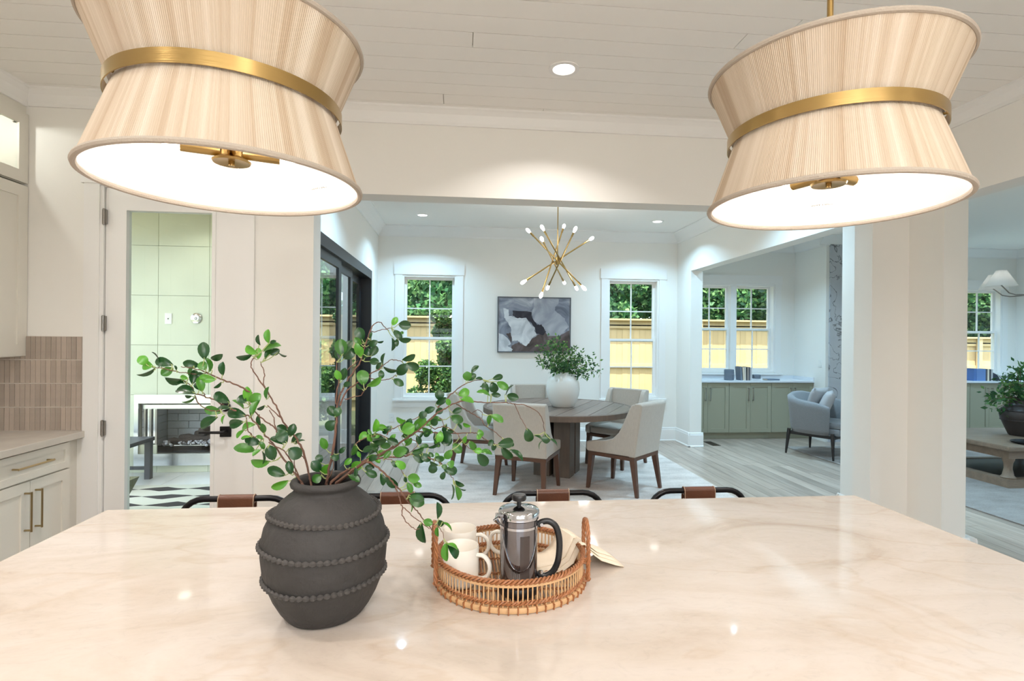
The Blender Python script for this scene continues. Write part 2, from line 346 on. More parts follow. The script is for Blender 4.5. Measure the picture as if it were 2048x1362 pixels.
def B(name, m, box, parent=None, bev=0, smooth=False):
    return MB().box(*box, bev=bev).build(name, m, parent, smooth)
# ================================================================ ROOM SHELL
KZ, DZ = 3.01, 3.12            # kitchen ceiling, dining and living ceiling
YK, YF, YL = 3.58, 7.893, 8.45 # kitchen end wall, dining far wall, living far wall
def walls(name, boxes, m=WALL):
    mb = MB()
    for b in boxes: mb.box(*b)
    return struct(mb.build(name, m))
walls('wall_back', [(-3.12, -2.215, YK, 3.755, 0, 3.3), (-2.215, -1.405, YK, 3.755, 2.435, 3.3), (-1.405, -.945, YK, 3.755, 0, 3.3),
                    (-.945, 2.917, YK, 3.755, 2.44, 3.3), (2.917, 3.375, YK, 3.755, 0, 3.3)])
walls('wall_left', [(-3.12, -2.97, -2.5, YK, 0, 3.3)])
walls('wall_rear', [(-3.12, -1.2, -2.65, -2.5, 0, 3.3), (1.8, 9.7, -2.65, -2.5, 0, 3.3), (-1.2, 1.8, -2.65, -2.5, 0, 1.05), (-1.2, 1.8, -2.65, -2.5, 2.4, 3.3)])
walls('wall_right', [(3.2, 3.375, 3.30, YK, 0, 3.3), (3.2, 3.375, .2, 3.30, 2.465, 3.3), (3.2, 3.375, -2.5, .2, 0, 3.3)])
walls('wall_dining_right', [(3.267, 3.44, 3.755, 4.35, 0, 3.3), (3.267, 3.44, 4.35, 7.41, 2.51, 3.3), (3.267, 3.44, 7.41, 8.6, 0, 3.3)])
LW, RW = (-.838, -.061), (2.19, 2.98)
walls('wall_far', [(-1.36, LW[0], YF, 8.06, 0, 3.3), (LW[1], RW[0], YF, 8.06, 0, 3.3), (RW[1], 3.267, YF, 8.06, 0, 3.3),
                   (LW[0], LW[1], YF, 8.06, 0, .641), (LW[0], LW[1], YF, 8.06, 2.43, 3.3), (RW[0], RW[1], YF, 8.06, 0, .641), (RW[0], RW[1], YF, 8.06, 2.43, 3.3)])
SY0, SY1 = 3.95, 7.33
walls('wall_dining_left', [(-1.36, -1.184, 3.755, SY0, 0, 3.3), (-1.36, -1.184, SY0, SY1, 2.40, 3.3), (-1.36, -1.184, SY1, YF, 0, 3.3)])
V1, V2 = (3.75, 5.165), (7.87, 9.285)
walls('wall_living_back', [(3.44, V1[0], YL, 8.6, 0, 3.3), (V1[1], V2[0], YL, 8.6, 0, 3.3), (V2[1], 9.7, YL, 8.6, 0, 3.3)] +
      [(v[0], v[1], YL, 8.6, a, b) for v in (V1, V2) for a, b in ((0, 1.0), (2.45, 3.3))])
walls('wall_living_right', [(9.56, 9.7, 4.2, YL, 0, 3.3), (9.56, 9.7, -2.5, .5, 0, 3.3), (9.56, 9.7, .5, 4.2, 0, .6), (9.56, 9.7, .5, 4.2, 2.45, 3.3)])
walls('wall_chimney', [(5.51, 7.5, 7.68, YL, 0, 3.3)], WALL)
# marble slab facing on the chimney breast
struct(B('trim_1', MARBLE, (5.56, 7.45, 7.655, 7.68, 0, 2.99)))
# ceilings
walls('ceiling_dining', [(-1.4, 3.44, 3.755, 8.06, DZ, DZ+.2)], CEILP)
walls('ceiling_living', [(3.375, 9.7, -2.6, 8.6, DZ, DZ+.2)], CEILP)
ce = walls('ceiling', [(-3.1, 3.3, -2.5, 3.6, KZ+.012, KZ+.2)], mat('ceiling_groove', srgb(205, 200, 192), .9))
k = 0
y = 2.799-.138*38
plk = {}
rp = random.Random(3)
while y < YK:
    y1 = min(y+.138, YK); xs = [-2.97]+([.05] if abs(y-2.661) < .01 else [rp.uniform(-1.6, 1.8)])+[3.2]
    for a, b in zip(xs, xs[1:]):
        MB().box(a+.002, b-.002, y+.002, y1-.002, KZ, KZ+.014).build('plank', CEILP, ce)
    y = y1
# crown mouldings (a board sprung between wall and ceiling)
def crown(name, axis, a0, a1, wall, z0, z1, d, t=.012):
    s = 1 if d > 0 else -1
    poly = [(wall, z0), (wall+s*.014, z0), (wall+s*.016, z0+.02), (wall+d*.55, (z0+z1)/2+.012), (wall+d*.9, z1-.018), (wall+d, z1-.014), (wall+d, z1), (wall, z1)]
    return struct(MB().prism(poly, axis, a0, a1).build(name, TRIM))
crown('trim_2', 'x', -2.64, 3.2, YK, 2.903, KZ, -.06); crown('trim_3', 'y', -2.5, YK, 3.2, 2.912, KZ, -.06)
crown('trim_4', 'x', -1.184, 3.267, YF, 2.975, DZ, -.125); crown('trim_5', 'y', 3.755, YF, -1.184, 2.975, DZ, .125)
crown('trim_6', 'y', 3.755, YF, 3.267, 2.975, DZ, -.125); crown('trim_7', 'x', -1.184, 3.267, 3.755, 2.975, DZ, .125)
crown('trim_8', 'x', 3.44, 5.51, YL, 2.975, DZ, -.125); crown('trim_9', 'y', 7.68, YL, 5.51, 2.975, DZ, -.125)
crown('trim_10', 'x', 5.40, 7.6, 7.68, 2.975, DZ, -.125); crown('trim_11', 'x', 7.5, 9.56, YL, 2.975, DZ, -.125)
crown('trim_12', 'y', -2.5, YL, 9.56, 2.975, DZ, -.125); crown('trim_13', 'y', 7.68, YL, 7.5, 2.975, DZ, .125)
crown('trim_14', 'y', 3.755, YL, 3.44, 2.975, DZ, .125)
# baseboards
def base(name, axis, a0, a1, wall, d):
    s = 1 if d > 0 else -1
    poly = [(wall, 0), (wall+s*.026, 0), (wall+s*.026, .012), (wall+s*.016, .022), (wall+s*.016, .165), (wall+s*.011, .18), (wall+s*.011, .192), (wall+s*.004, .205), (wall, .205)]
    return struct(MB().prism(poly, axis, a0, a1).build(name, TRIM))
base('baseboard_far', 'x', -1.184, 3.267, YF, -1); base('baseboard_right', 'y', 7.384, YF, 3.267, -1)
base('baseboard_jamb', 'x', 3.241, 3.466, 7.41, -1); base('baseboard_right_near', 'y', 3.755, 4.376, 3.267, -1)
base('baseboard_jamb_near', 'x', 3.241, 3.466, 4.35, 1); base('baseboard_left', 'y', SY1+.02, YF, -1.184, 1)
base('baseboard_left_near', 'y', 3.755, SY0-.03, -1.184, 1); base('baseboard_kitchen', 'x', -1.3, -.919, YK, -1)
base('baseboard_opening_left', 'y', 3.554, 3.781, -.945, 1); base('baseboard_pillar', 'x', 2.891, 3.2, YK, -1)
base('baseboard_opening_right', 'y', 3.554, 3.781, 2.917, -1); base('baseboard_pillar_side', 'y', 3.274, YK, 3.2, -1)
base('baseboard_pillar_end', 'x', 3.174, 3.401, 3.30, -1); base('baseboard_living_side', 'y', 3.274, 4.376, 3.43, 1)
base('baseboard_living_right', 'y', -2.5, 8.0, 9.56, -1)
# sub floor and planks
fl = walls('floor', [(-3.1, 9.7, -2.6, 8.6, -.12, -.012)], mat('subfloor', srgb(70, 60, 52), .9))
pl_mesh = {}
def plank_mesh(L):
    if L not in pl_mesh:
        pl_mesh[L] = MB().box(-.0685, .0685, 0, L-.003, -.012, 0).mesh('plank', OAK)
    return pl_mesh[L]
rp = random.Random(11); n = 0
far_rows = MB(); starts = {}
x = -1.184+.07
while x < 9.56:
    near = x < 6.2
    y = (3.6 if x < 3.1 else 2.2)
    yend = 8.45
    if near:
        y += -rp.uniform(0, 1.2); starts[round(x/.14)] = y
        while y < yend:
            L = rp.choice((1.2, 1.5, 1.8, 2.1, 2.4))
            if n < 290: link('plank', plank_mesh(L), fl, (x, y, 0)); n += 1
            else: far_rows.box(x-.0685, x+.0685, y, y+L-.003, -.012, 0)
            y += L
    else: far_rows.box(x-.0685, x+.0685, y, yend, -.012, 0); starts[round(x/.14)] = y
    x += .14
x = -1.184+.07-13*.14
while x < 9.56:
    y = -2.5; stop = starts.get(round(x/.14), 3.6)-.003
    while y < stop:
        L = rp.uniform(1, 2.4); far_rows.box(x-.0685, x+.0685, y, min(y+L, stop)-.003, -.012, -.0005); y += L
    x += .14
o = far_rows.build('plank_field', OAK, fl); o['kind'] = 'stuff'

# ---------------------------------------------------------------- windows
nwin = 0
def window(x0, x1, z0, z1, Y, sashes=1, depth=.16, casing=True, head=True, outward=1, stool=True, ears=.035):
    global nwin; nwin += 1
    w = bpy.data.objects.new('window_%d' % nwin, None); C.objects.link(w); w.location = ((x0+x1)/2, Y, z0); w['kind'] = 'structure'
    ox, oy, oz = (x0+x1)/2, Y, z0
    def b(name, m, box, par=w, bev=0):
        q = (box[0]-ox, box[1]-ox, box[2]-oy, box[3]-oy, box[4]-oz, box[5]-oz)
        return B(name, m, q, par, bev)
    fw = .028
    mb = MB()
    for q in ((x0, x0+fw, Y-.005, Y+depth, z0, z1), (x1-fw, x1, Y-.005, Y+depth, z0, z1), (x0+fw, x1-fw, Y-.005, Y+depth, z1-fw, z1), (x0+fw, x1-fw, Y-.005, Y+depth, z0, z0+fw)):
        mb.box(q[0]-ox, q[1]-ox, q[2]-oy, q[3]-oy, q[4]-oz, q[5]-oz)
    fr = mb.build('window_frame', TRIM, w)
    wsh = (x1-x0-2*fw-(sashes-1)*.1)/sashes
    for si in range(sashes):
        a = x0+fw+si*(wsh+.1); c = a+wsh
        if si: b('mullion', TRIM, (a-.1, a, Y+.005, Y+depth, z0+fw, z1-fw))
        zm = z0+(z1-z0)*.485
        for nm, za, zb, yo in (('upper_sash', zm-.02, z1-fw, .105), ('lower_sash', z0+fw, zm+.025, .065)):
            st = .034; m2 = MB()
            for q in ((a, a+st, yo, yo+.035, za, zb), (c-st, c, yo, yo+.035, za, zb), (a+st, c-st, yo, yo+.035, za, za+st*1.25), (a+st, c-st, yo, yo+.035, zb-st, zb)):
                m2.box(q[0]-ox, q[1]-ox, q[2], q[3], q[4]-oz, q[5]-oz)
            sh = m2.build(nm, TRIM, w)
            ga, gc, gz0, gz1 = a+st, c-st, za+st*1.25, zb-st; xm, zmm = (ga+gc)/2, (gz0+gz1)/2
            mu = MB(); mu.box(xm-.008-ox, xm+.008-ox, yo+.006, yo+.028, gz0-oz, gz1-oz); mu.box(ga-ox, xm-.008-ox, yo+.006, yo+.028, zmm-.008-oz, zmm+.008-oz); mu.box(xm+.008-ox, gc-ox, yo+.006, yo+.028, zmm-.008-oz, zmm+.008-oz)
            mu.build('muntin', TRIM, sh)
            for pa, pb in ((ga, xm-.008), (xm+.008, gc)):
                for qa, qb in ((gz0, zmm-.008), (zmm+.008, gz1)):
                    MB().box(pa-ox, pb-ox, yo+.015, yo+.019, qa-oz, qb-oz).build('pane', GLASS, sh)
    if casing:
        cw = .1
        b('casing', TRIM, (x0-cw, x0, Y-.018, Y, z0-.02, z1)); b('casing', TRIM, (x1, x1+cw, Y-.018, Y, z0-.02, z1))
        b('head_casing', TRIM, (x0-cw-.014, x1+cw+.014, Y-.026, Y, z1, z1+.145)); 
        b('window_sill', TRIM, (x0-cw-.02, x1+cw+.02, Y-.05, Y+.06, z0-.035, z0-.005), bev=.004)
        if stool: b('apron', TRIM, (x0-cw, x1+cw, Y-.016, Y, z0-.125, z0-.035))
    return w
window(LW[0], LW[1], .641, 2.43, YF); window(RW[0], RW[1], .641, 2.43, YF)
window(V1[0], V1[1], 1.0, 2.45, YL, 2, stool=False); window(V2[0], V2[1], 1.0, 2.45, YL, 2, stool=False)
# rear kitchen and living side windows, added out of the frame for daylight
wr = window(-1.2, 1.8, 1.05, 2.4, 2.5, 3, stool=False, casing=False)
wr.location = (.3, -2.5, 1.05); wr.rotation_euler = (0, 0, PI)
ws = window(-1.85, 1.85, .6, 2.45, 0, 3, stool=False, casing=False)
ws.location = (9.56, 2.35, .6); ws.rotation_euler = (0, 0, -PI/2)

# ---------------------------------------------------------------- black sliding door in the dining left wall
sl = bpy.data.objects.new('door_2', None); C.objects.link(sl); sl.location = (-1.184, SY0, 0); sl['kind'] = 'structure'
def sb(name, m, box, par=sl): return B(name, m, (box[0]+1.184, box[1]+1.184, box[2]-SY0, box[3]-SY0, box[4], box[5]), par)
sb('door_frame', BLACKF, (-1.36, -1.175, SY0, SY1, 2.29, 2.40)); sb('door_frame', BLACKF, (-1.36, -1.175, SY1-.06, SY1, 0, 2.29)); sb('door_frame', BLACKF, (-1.36, -1.175, SY0, SY0+.06, 0, 2.29))
sb('threshold', BLACKF, (-1.36, -1.175, SY0+.06, SY1-.06, 0, .02))
for xo, a, c in ((-1.225, SY0+.06, 5.63), (-1.275, 5.5, 6.46), (-1.325, 6.33, SY1-.06)):
    mb = MB(); t = .036
    for q in ((a, a+.075, .02, 2.29), (c-.12, c, .02, 2.29), (a+.075, c-.12, .02, .13), (a+.075, c-.12, 2.2, 2.29)):
        mb.box(xo+1.184-t/2, xo+1.184+t/2, q[0]-SY0, q[1]-SY0, q[2], q[3])
    ds = mb.build('sliding_panel', BLACKF, sl)
    MB().box(xo+1.184-.004, xo+1.184+.004, a+.075-SY0, c-.12-SY0, .13, 2.2).build('pane', SLIDEG, ds)

# ---------------------------------------------------------------- kitchen glazed door
dr = bpy.data.objects.new('door_1', None); C.objects.link(dr); dr.location = (-2.2, YK, 0); dr['kind'] = 'structure'
def db(name, m, box, par=dr, bev=0): return B(name, m, (box[0]+2.2, box[1]+2.2, box[2]-YK, box[3]-YK, box[4], box[5]), par, bev)
GX0, GX1, GZ0, GZ1 = -2.075, -1.567, .25, 2.285
mb = MB(); X0, X1, Yd0, Yd1 = -2.2, -1.42, 3.585, 3.63
for q in ((X0, GX0, .01, 2.425), (GX1, X1, .01, 2.425), (GX0, GX1, .01, GZ0), (GX0, GX1, GZ1, 2.425)): mb.box(q[0]+2.2, q[1]+2.2, Yd0-YK, Yd1-YK, q[2], q[3])
mb.build('door_leaf', TRIM, dr)
mb = MB(); s_ = .022
for q in ((GX0-s_, GX0, GZ0-s_, GZ1+s_), (GX1, GX1+s_, GZ0-s_, GZ1+s_), (GX0, GX1, GZ0-s_, GZ0), (GX0, GX1, GZ1, GZ1+s_)): mb.box(q[0]+2.2, q[1]+2.2, -.006+.002, .003+.002, q[2], q[3])
mb.build('glazing_bead', TRIM, dr)
db('pane', DOORG, (GX0, GX1, 3.605, 3.61, GZ0, GZ1))
db('door_casing', TRIM, (-2.315, -2.225, 3.562, YK, 0, 2.445)); db('door_casing', TRIM, (-1.397, -1.305, 3.562, YK, 0, 2.445))
db('door_casing', TRIM, (-2.33, -1.29, 3.555, YK, 2.445, 2.59))
db('door_jamb', TRIM, (-2.225, -2.205, 3.57, 3.755, 0, 2.43)); db('door_jamb', TRIM, (-1.415, -1.397, 3.57, 3.755, 0, 2.43)); db('door_jamb', TRIM, (-2.205, -1.415, 3.57, 3.755, 2.428, 2.445))
for z in (.32, .93, 1.58, 2.24):
    h = MB(); h.box(-.012, .012, -.014, 0, z-.045, z+.045)
    for q in (-.05, 0, .047): h.lathe([(.007, -.001), (.007, .003)], 10, 0, -.016, z+q)
    h.tube([(0, -.016, z-.05), (0, -.016, z+.05)], .006, 8); h.build('hinge', NICKEL, dr)
hd = MB(); hd.box(.692-.002, .758, -.006, .006, .868, .935, bev=.003); hd.build('handle_plate', BLACKM, dr)
hd = MB(); hd.tube([(.725, 0, .905), (.725, -.05, .905), (.71, -.056, .905), (.59, -.056, .905)], [.011, .011, .009, .008], 10); hd.build('door_handle', BLACKM, dr, True)
hd = MB(); hd.lathe([(.03, 0), (.03, .014), (.012, .02)], 20); o = hd.build('deadbolt', BLACKM, dr, True); o.location = (.725, 0, 1.06); o.rotation_euler = (PI/2, 0, 0)

# outlets and switches
def outlet(loc, rz, label, kind='outlet'):
    t = thing('wall_outlet' if kind == 'outlet' else 'light_switch', loc, label, kind, rz)
    MB().box(-.036, .036, -.006, 0, -.058, .058, bev=.002).build('cover_plate', COOLW, t)
    if kind == 'outlet':
        for z in (-.022, .022): MB().box(-.014, .014, -.009, -.005, z-.015, z+.015, bev=.002).build('socket', COOLW, t)
    else: MB().box(-.012, .012, -.011, -.005, -.03, .03, bev=.003).build('rocker', COOLW, t)
outlet((-.972, YF, .362), 0, 'white outlet low on the far dining wall under the left window', 'outlet')
outlet((5.51, 7.80, 1.182), -PI/2, 'white light switch on the niche side wall beside the marble', 'switch')
# bronze floor register
t = thing('floor_register', (3.70, 7.62, 0), 'dark bronze floor vent by the sage cabinets', 'vent')
MB().box(-.06, .06, -.16, .16, 0, .004).build('frame', DARKVENT, t)
m_ = MB().box(-.05, .05, -.004, .004, .004, .007).mesh('slat', DARKVENT)
for i in range(14): link('slat', m_, t, (0, -.14+i*.0215, 0))
# recessed ceiling lights
proto = None
def can(x, y, z, power, col, label):
    global proto
    if proto is None:
        proto = thing('recessed_light', (x, y, z), label, 'ceiling light', 0)
        MB().lathe([(.085, 0), (.085, -.006), (.062, -.006), (.058, 0)], 32, cap0=False, cap1=False).build('trim_ring', TRIM, proto, True)
        MB().lathe([(.0585, -.0015), (.0585, -.002)], 32).build('diffuser', CANEM, proto)
        c = proto
    else: c = dup(proto, (x, y, z), 0, label)
    can_light(x, y, z-.012, power, col)
    return c
can(.56, 2.96, KZ, KITCHEN_CAN, WARM, 'recessed light in the planked kitchen ceiling between the pendants')
for i, (x, y) in enumerate(((-1.5, 2.3), (2.3, 1.6), (.56, -.4), (-1.6, -.4), (2.3, -.6), (-1.5, .9))):  # unseen cans added to brighten the kitchen
    can(x, y, KZ, KITCHEN_CAN, WARM, 'added recessed light in the kitchen ceiling outside the picture')['group'] = 'added kitchen ceiling lights out of view'
can(-.504, 7.125, DZ, DINING_CAN, COOL, 'recessed dining ceiling light above the window with the shrub')
can(2.642, 7.078, DZ, DINING_CAN, COOL, 'recessed dining ceiling light right of the brass chandelier')
for x, y in ((-.504, 4.9), (2.642, 4.9)): can(x, y, DZ, DINING_CAN, COOL, 'added recessed dining ceiling light hidden behind the header')['group'] = 'added dining ceiling lights out of view'  # two more cans, out of sight, added to light the dining room
for x, y in ((4.3, 7.0), (4.5, 4.6), (5.2, .6), (8.4, 7.0), (8.4, 4.6), (6.6, 2.2), (8.4, 2.2)):  # all of these are unseen, added to light the living room
    can(x, y, DZ, LIVING_CAN, COOL, 'added recessed light in the living room ceiling out of view')['group'] = 'added living ceiling lights out of view'
for x, y in ((-2.75, 5.75), (-3.7, 4.9), (-2.3, 4.6)):
    can(x, y, 2.949, 4.5, (1, .97, .86), 'recessed light in the porch ceiling')['group'] = 'porch ceiling lights'
# ================================================================ OUTSIDE
walls('ground', [(-25, 40, -20, -2.65, -.35, -.15), (-25, -3.12, -2.65, 40, -.35, -.15), (9.7, 40, -2.65, 40, -.35, -.15), (-3.12, 9.7, 8.6, 40, -.35, -.15), (-3.12, -1.36, 3.755, 8.6, -.35, -.15)], SOIL)
def fence(name, label, x0, x1, Y, top):
    t = thing(name, (x0, Y, -.15), label, 'fence'); bm = MB().box(0, .138, 0, .018, 0, top-.04+.15).mesh('board', FENCE)
    x = 0
    while x < x1-x0-.1:
        o = link('board', bm, t, (x, .002*((int(x*50)) % 3), 0)); x += .1405
    for z in (.25, 1.02, top-.08): B('rail', FENCE, (0, x, -.042, 0, z+.0, z+.09), t)
    B('rail', FENCE, (0, x, -.042, 0, top-.02, top+.11), t)
    B('fence_cap', FENCE, (-.02, x+.02, -.15, .06, top+.11, top+.15), t)
    n = int((x1-x0)/2.44)
    for i in range(n+1):
        if i: B('post', FENCE, (i*2.44-.045, i*2.44+.045, -.132, -.043, 0, top+.11), t)
fence('wooden_fence', 'tall new pine board fence behind the dining and left living windows', -4, 10.6, 12.6, 2.03)
fence('wooden_fence', 'lower stepped pine board fence behind the far right living window', 10.7, 19, 12.6, 1.68)
fence('wooden_fence', 'pine board fence at the left of the yard seen past the porch', -14, -4.2, 12.6, 2.03)

def leaf_cloud(pts, size, seed, m, name, parent, n):
    r = random.Random(seed); V = []; F = []
    for i in range(n):
        c, rad = pts[r.randrange(len(pts))]
        d = Vector((r.gauss(0, 1), r.gauss(0, 1), r.gauss(0, 1))).normalized()*rad*(r.random()**.4)
        p = Vector(c)+d; s = size*r.uniform(.6, 1.4)
        q = Euler((r.uniform(0, 6), r.uniform(0, 6), r.uniform(0, 6))).to_matrix()
        b = len(V)
        for u, v in ((0, -.5), (.28, 0), (0, .5), (-.28, 0)): V.append(p+q @ Vector((u*s, v*s, 0)))
        F.append((b, b+1, b+2, b+3))
    me = bpy.data.meshes.new(name); me.from_pydata(V, [], F); me.materials.append(m); me.update()
    o = link(name, me, parent); o['kind'] = 'stuff'; return o
def tree(x, y, h, r, label, n=9000, m=TREEF, size=.26, low=1.2, group=None):
    t = thing('leafy_tree', (x, y, -.15), label, 'tree', 0, group)
    rr = random.Random(int(x*17+y*31)); top = Vector((rr.uniform(-.3, .3), rr.uniform(-.3, .3), h*.75))
    MB().tube([(0, 0, 0), (.05, .03, h*.25), (top.x*.6, top.y*.6, h*.5), top], [.17, .14, .11, .05], 10).build('trunk', TRUNK, t, True)
    pts = []
    for i in range(16):
        a = rr.uniform(0, 6.28); z = rr.uniform(low, h); k = r*(1-.5*abs((z-low)/(h-low)-.4)); e = rr.uniform(.2, 1)*k
        pts.append(((math.cos(a)*e, math.sin(a)*e, z), r*.42))
        if i < 7: MB().tube([(top.x*z/h*.6, top.y*z/h*.6, z*.65), (math.cos(a)*e*.5, math.sin(a)*e*.5, z*.88), (math.cos(a)*e, math.sin(a)*e, z)], [.05, .035, .015], 6).build('branch', TRUNK, t, True)
    leaf_cloud(pts, size, int(x*7+y), m, 'foliage', t, n); return t
names = ('beyond the left yard', 'seen through the sliding door', 'in the left dining window', 'in the right dining window', 'in the double living window', 'behind the marble chimney', 'in the far right window')
for i, (x, h, r) in enumerate(((-10, 6.5, 1.8), (-5.6, 6.4, 1.75), (-.6, 6.8, 1.75), (3.9, 6.6, 1.8), (8.6, 6.6, 1.8), (13.2, 7, 1.8), (17.8, 7, 1.8))):
    tree(x, 15.6, h, r, 'tall leafy green tree behind the fence, front row, '+names[i], n=20000, size=.17)
for i, x in enumerate((-7.6, -2.9, 1.7, 6.3, 10.9, 15.5, 20.1)):
    tree(x, 20.4, 8.5, 2.0, 'tall leafy tree of the middle row, '+('far left', 'left of the shrub window', 'between the dining windows', 'beside the dining wall end', 'right of the double window', 'towards the far right window', 'at the far right')[i], n=14000, size=.24)
for i, x in enumerate((-9, -2.2, 4.6, 11.4, 18.2, 25)):
    tree(x, 27, 12, 2.9, 'big leafy tree of the back row, '+('far left', 'left', 'left of the middle', 'right of the middle', 'right', 'far right')[i], n=13000, size=.36)
tree(-9.2, 8.2, 6, 1.9, 'leafy tree left of the covered porch', n=7000); tree(-4.6, 9.9, 4.2, .95, 'small leafy tree beyond the porch chimney', n=7000, size=.15)
# evergreen shrub in front of the left dining window
t = thing('evergreen_shrub', (-.25, 10.9, -.15), 'dark feathery evergreen shrub outside the left dining window', 'shrub')
MB().tube([(0, 0, 0), (.03, 0, 1.2), (0, .02, 2.0)], [.05, .035, .012], 8).build('trunk', TRUNK, t, True)
pts = []
rr = random.Random(5)
for i in range(26):
    z = rr.uniform(.35, 2.2); a = rr.uniform(0, 6.28); e = rr.uniform(.1, .62)*(1.1-z/3.4); p = (math.cos(a)*e, math.sin(a)*e, z); pts.append((p, .3*(1.15-z/3.2)))
    MB().tube([(0, 0, z-.25), (p[0]*.6, p[1]*.6, z-.1), p], [.02, .014, .006], 6).build('branch', TRUNK, t, True)
leaf_cloud(pts, .075, 9, SHRUBF, 'foliage', t, 20000)
t = thing('garden_shrub', (-2.6, 9.6, -.15), 'rounded green shrub on the lawn seen through the sliding door', 'shrub')
MB().tube([(0, 0, 0), (.02, 0, .6)], [.05, .03], 8).build('trunk', TRUNK, t, True)
leaf_cloud([((rr.uniform(-.5, .5), rr.uniform(-.5, .5), rr.uniform(.4, 1.3)), .4) for i in range(14)], .1, 19, SHRUBF, 'foliage', t, 6000)

# ================================================================ PORCH beyond the glazed door
PB = 6.31
pf = walls('porch_floor', [(-5.4, -1.36, 3.755, 7.1, -.12, -.012)], mat('thinset', srgb(170, 170, 168), .9))
tm = MB().box(0, .596, 0, .596, -.012, 0).mesh('floor_tile', FTILE)
for i in range(7):
    for j in range(5): link('floor_tile', tm, pf, (-5.4+i*.6 if i < 6 else -1.36-.596, 3.76+j*.6+(0 if j < 4 else 0), 0)) if i < 6 else None
walls('porch_ceiling', [(-5.4, -1.36, 3.755, 7.1, 2.95, 3.1)], PORCHC)
walls('porch_post', [(-5.3, -5.12, 6.9, 7.08, 0, 2.95)], TRIM)
FX0, FX1 = -4.7, -2.1
walls('wall_fireplace', [(FX0, -3.51, PB, 7.1, 0, 2.95), (-2.30, FX1, PB, 7.1, 0, 2.95), (-3.51, -2.30, PB, 7.1, .76, 2.95), (-3.51, -2.30, PB, 7.1, 0, .21), (-3.51, -2.30, 6.95, 7.1, .21, .76)], mat('chimney_board', srgb(190, 190, 180), .8))
fw_ = bpy.data.objects['wall_fireplace']
xs = [FX0, -4.395, -3.857, -3.319, -2.781, -2.243, FX1]; zs = [.0, .31, .86, 1.408, 1.955, 2.503, 2.95]
for i in range(6):
    for j in range(6):
        a, b, c, d = xs[i]+.002, xs[i+1]-.002, zs[j]+.002, zs[j+1]-.002
        if j == 1: a2, b2 = a, min(b, -3.55); 
        if j == 1:
            if a < -3.55: MB().box(a, min(b, -3.55), PB-.014, PB, c, d).build('wall_tile', PTILE, fw_)
            continue
        if j == 0:
            MB().box(a, b, PB-.014, PB, c, .16 if a > -3.6 else d).build('wall_tile', PTILE, fw_); continue
        MB().box(a, b, PB-.014, PB, c, d).build('wall_tile', PTILE, fw_)
fp = thing('outdoor_fireplace', (-2.9, PB, .07), 'steel framed outdoor gas fireplace in the tiled porch wall', 'fireplace')
def fb(name, m, x0, x1, y0, y1, z0, z1, bev=0): return B(name, m, (x0+2.9, x1+2.9, y0-PB, y1-PB, z0-.07, z1-.07), fp, bev)
mb = MB()
for q in ((-3.55, -2.25, .765, .862), (-3.55, -3.505, .21, .765), (-2.295, -2.25, .21, .765), (-3.55, -2.25, .08, .21)): mb.box(q[0]+2.9, q[1]+2.9, -.035, -.015, q[2]-.07, q[3]-.07)
mb.build('steel_surround', STEEL, fp)
fb('firebox_floor', BLACKM, -3.50, -2.30, PB, PB+.55, .215, .225)
fb('firebox_hood', STEEL, -3.5, -2.3, PB+.02, PB+.1, .70, .745)
for r in range(6):
    z = .23+r*.088; off = .12 if r % 2 else 0
    x = -3.48-off+.0
    while x < -2.3:
        a, b = max(x, -3.48), min(x+.236, -2.31)
        if b-a > .03: fb('firebrick', BRICK, a, b, PB+.52, PB+.55, z, z+.082, 0)
        x += .242
    for yy in (0, 1): fb('firebrick', BRICK, -3.505, -3.48, PB+.04+yy*.24, PB+.27+yy*.24, z, z+.082)
for i in range(5): fb('folding_screen', STEEL if i % 2 else NICKEL, -3.475+i*.03, -3.452+i*.03, PB+.01+.02*(i % 2), PB+.03+.02*(i % 2), .225, .70, .004)
mb = MB(); mb.tube([(-.5, .14, .2), (.5, .14, .2)], .008, 6); mb.tube([(-.5, .14, .2), (-.5, .4, .2)], .008, 6); mb.tube([(.5, .14, .2), (.5, .4, .2)], .008, 6)
for i in range(9): mb.tube([(-.45+i*.11, .1, .22), (-.45+i*.11, .42, .2)], .006, 6)
mb.build('fire_grate', STEEL, fp)
for a, b, r in (((-.32, .3, .25), (.25, .2, .26), .045), ((-.2, .4, .27), (.35, .42, .29), .05), ((-.05, .2, .34), (.08, .42, .37), .05), ((-.4, .2, .23), (-.1, .28, .24), .035)):
    A, Bv = Vector(a), Vector(b); mb = MB(); mb.tube([A+(Bv-A)*k/6+Vector((0, 0, .008*math.sin(k*2))) for k in range(7)], [r*(1+.12*math.sin(k*1.7)) for k in range(7)], 10); mb.build('gas_log', LOG, fp, True)
mb = MB(); rr = random.Random(2)
for i in range(170): mb.sphere((rr.uniform(-.45, .5), rr.uniform(.1, .3), .2+rr.uniform(0, .05)), rr.uniform(.008, .02), 6, 4, (1, 1, .8))
o = mb.build('ember_stones', ASH, fp); o['kind'] = 'stuff'
t = thing('fireplace_switch', (-3.208, PB-.014, 1.70), 'white control plate on the porch tile wall', 'switch'); B('cover_plate', COOLW, (-.037, .037, -.008, 0, -.06, .06), t, .003); B('toggle', DARKVENT, (-.004, .004, -.014, -.007, -.006, .006), t)
t = thing('flush_outlet', (-2.913, PB-.014, 1.706), 'round clear weatherproof cover on the porch tile wall', 'outlet'); mb = MB(); mb.lathe([(.058, 0), (.058, .012), (.04, .022), (.02, .024)], 24); o = mb.build('round_cover', STEEL, t, True); o.rotation_euler = (PI/2, 0, 0); o = MB().lathe([(.018, .024), (.014, .03)], 16).build('knob', NICKEL, t, True); o.rotation_euler = (PI/2, 0, 0)
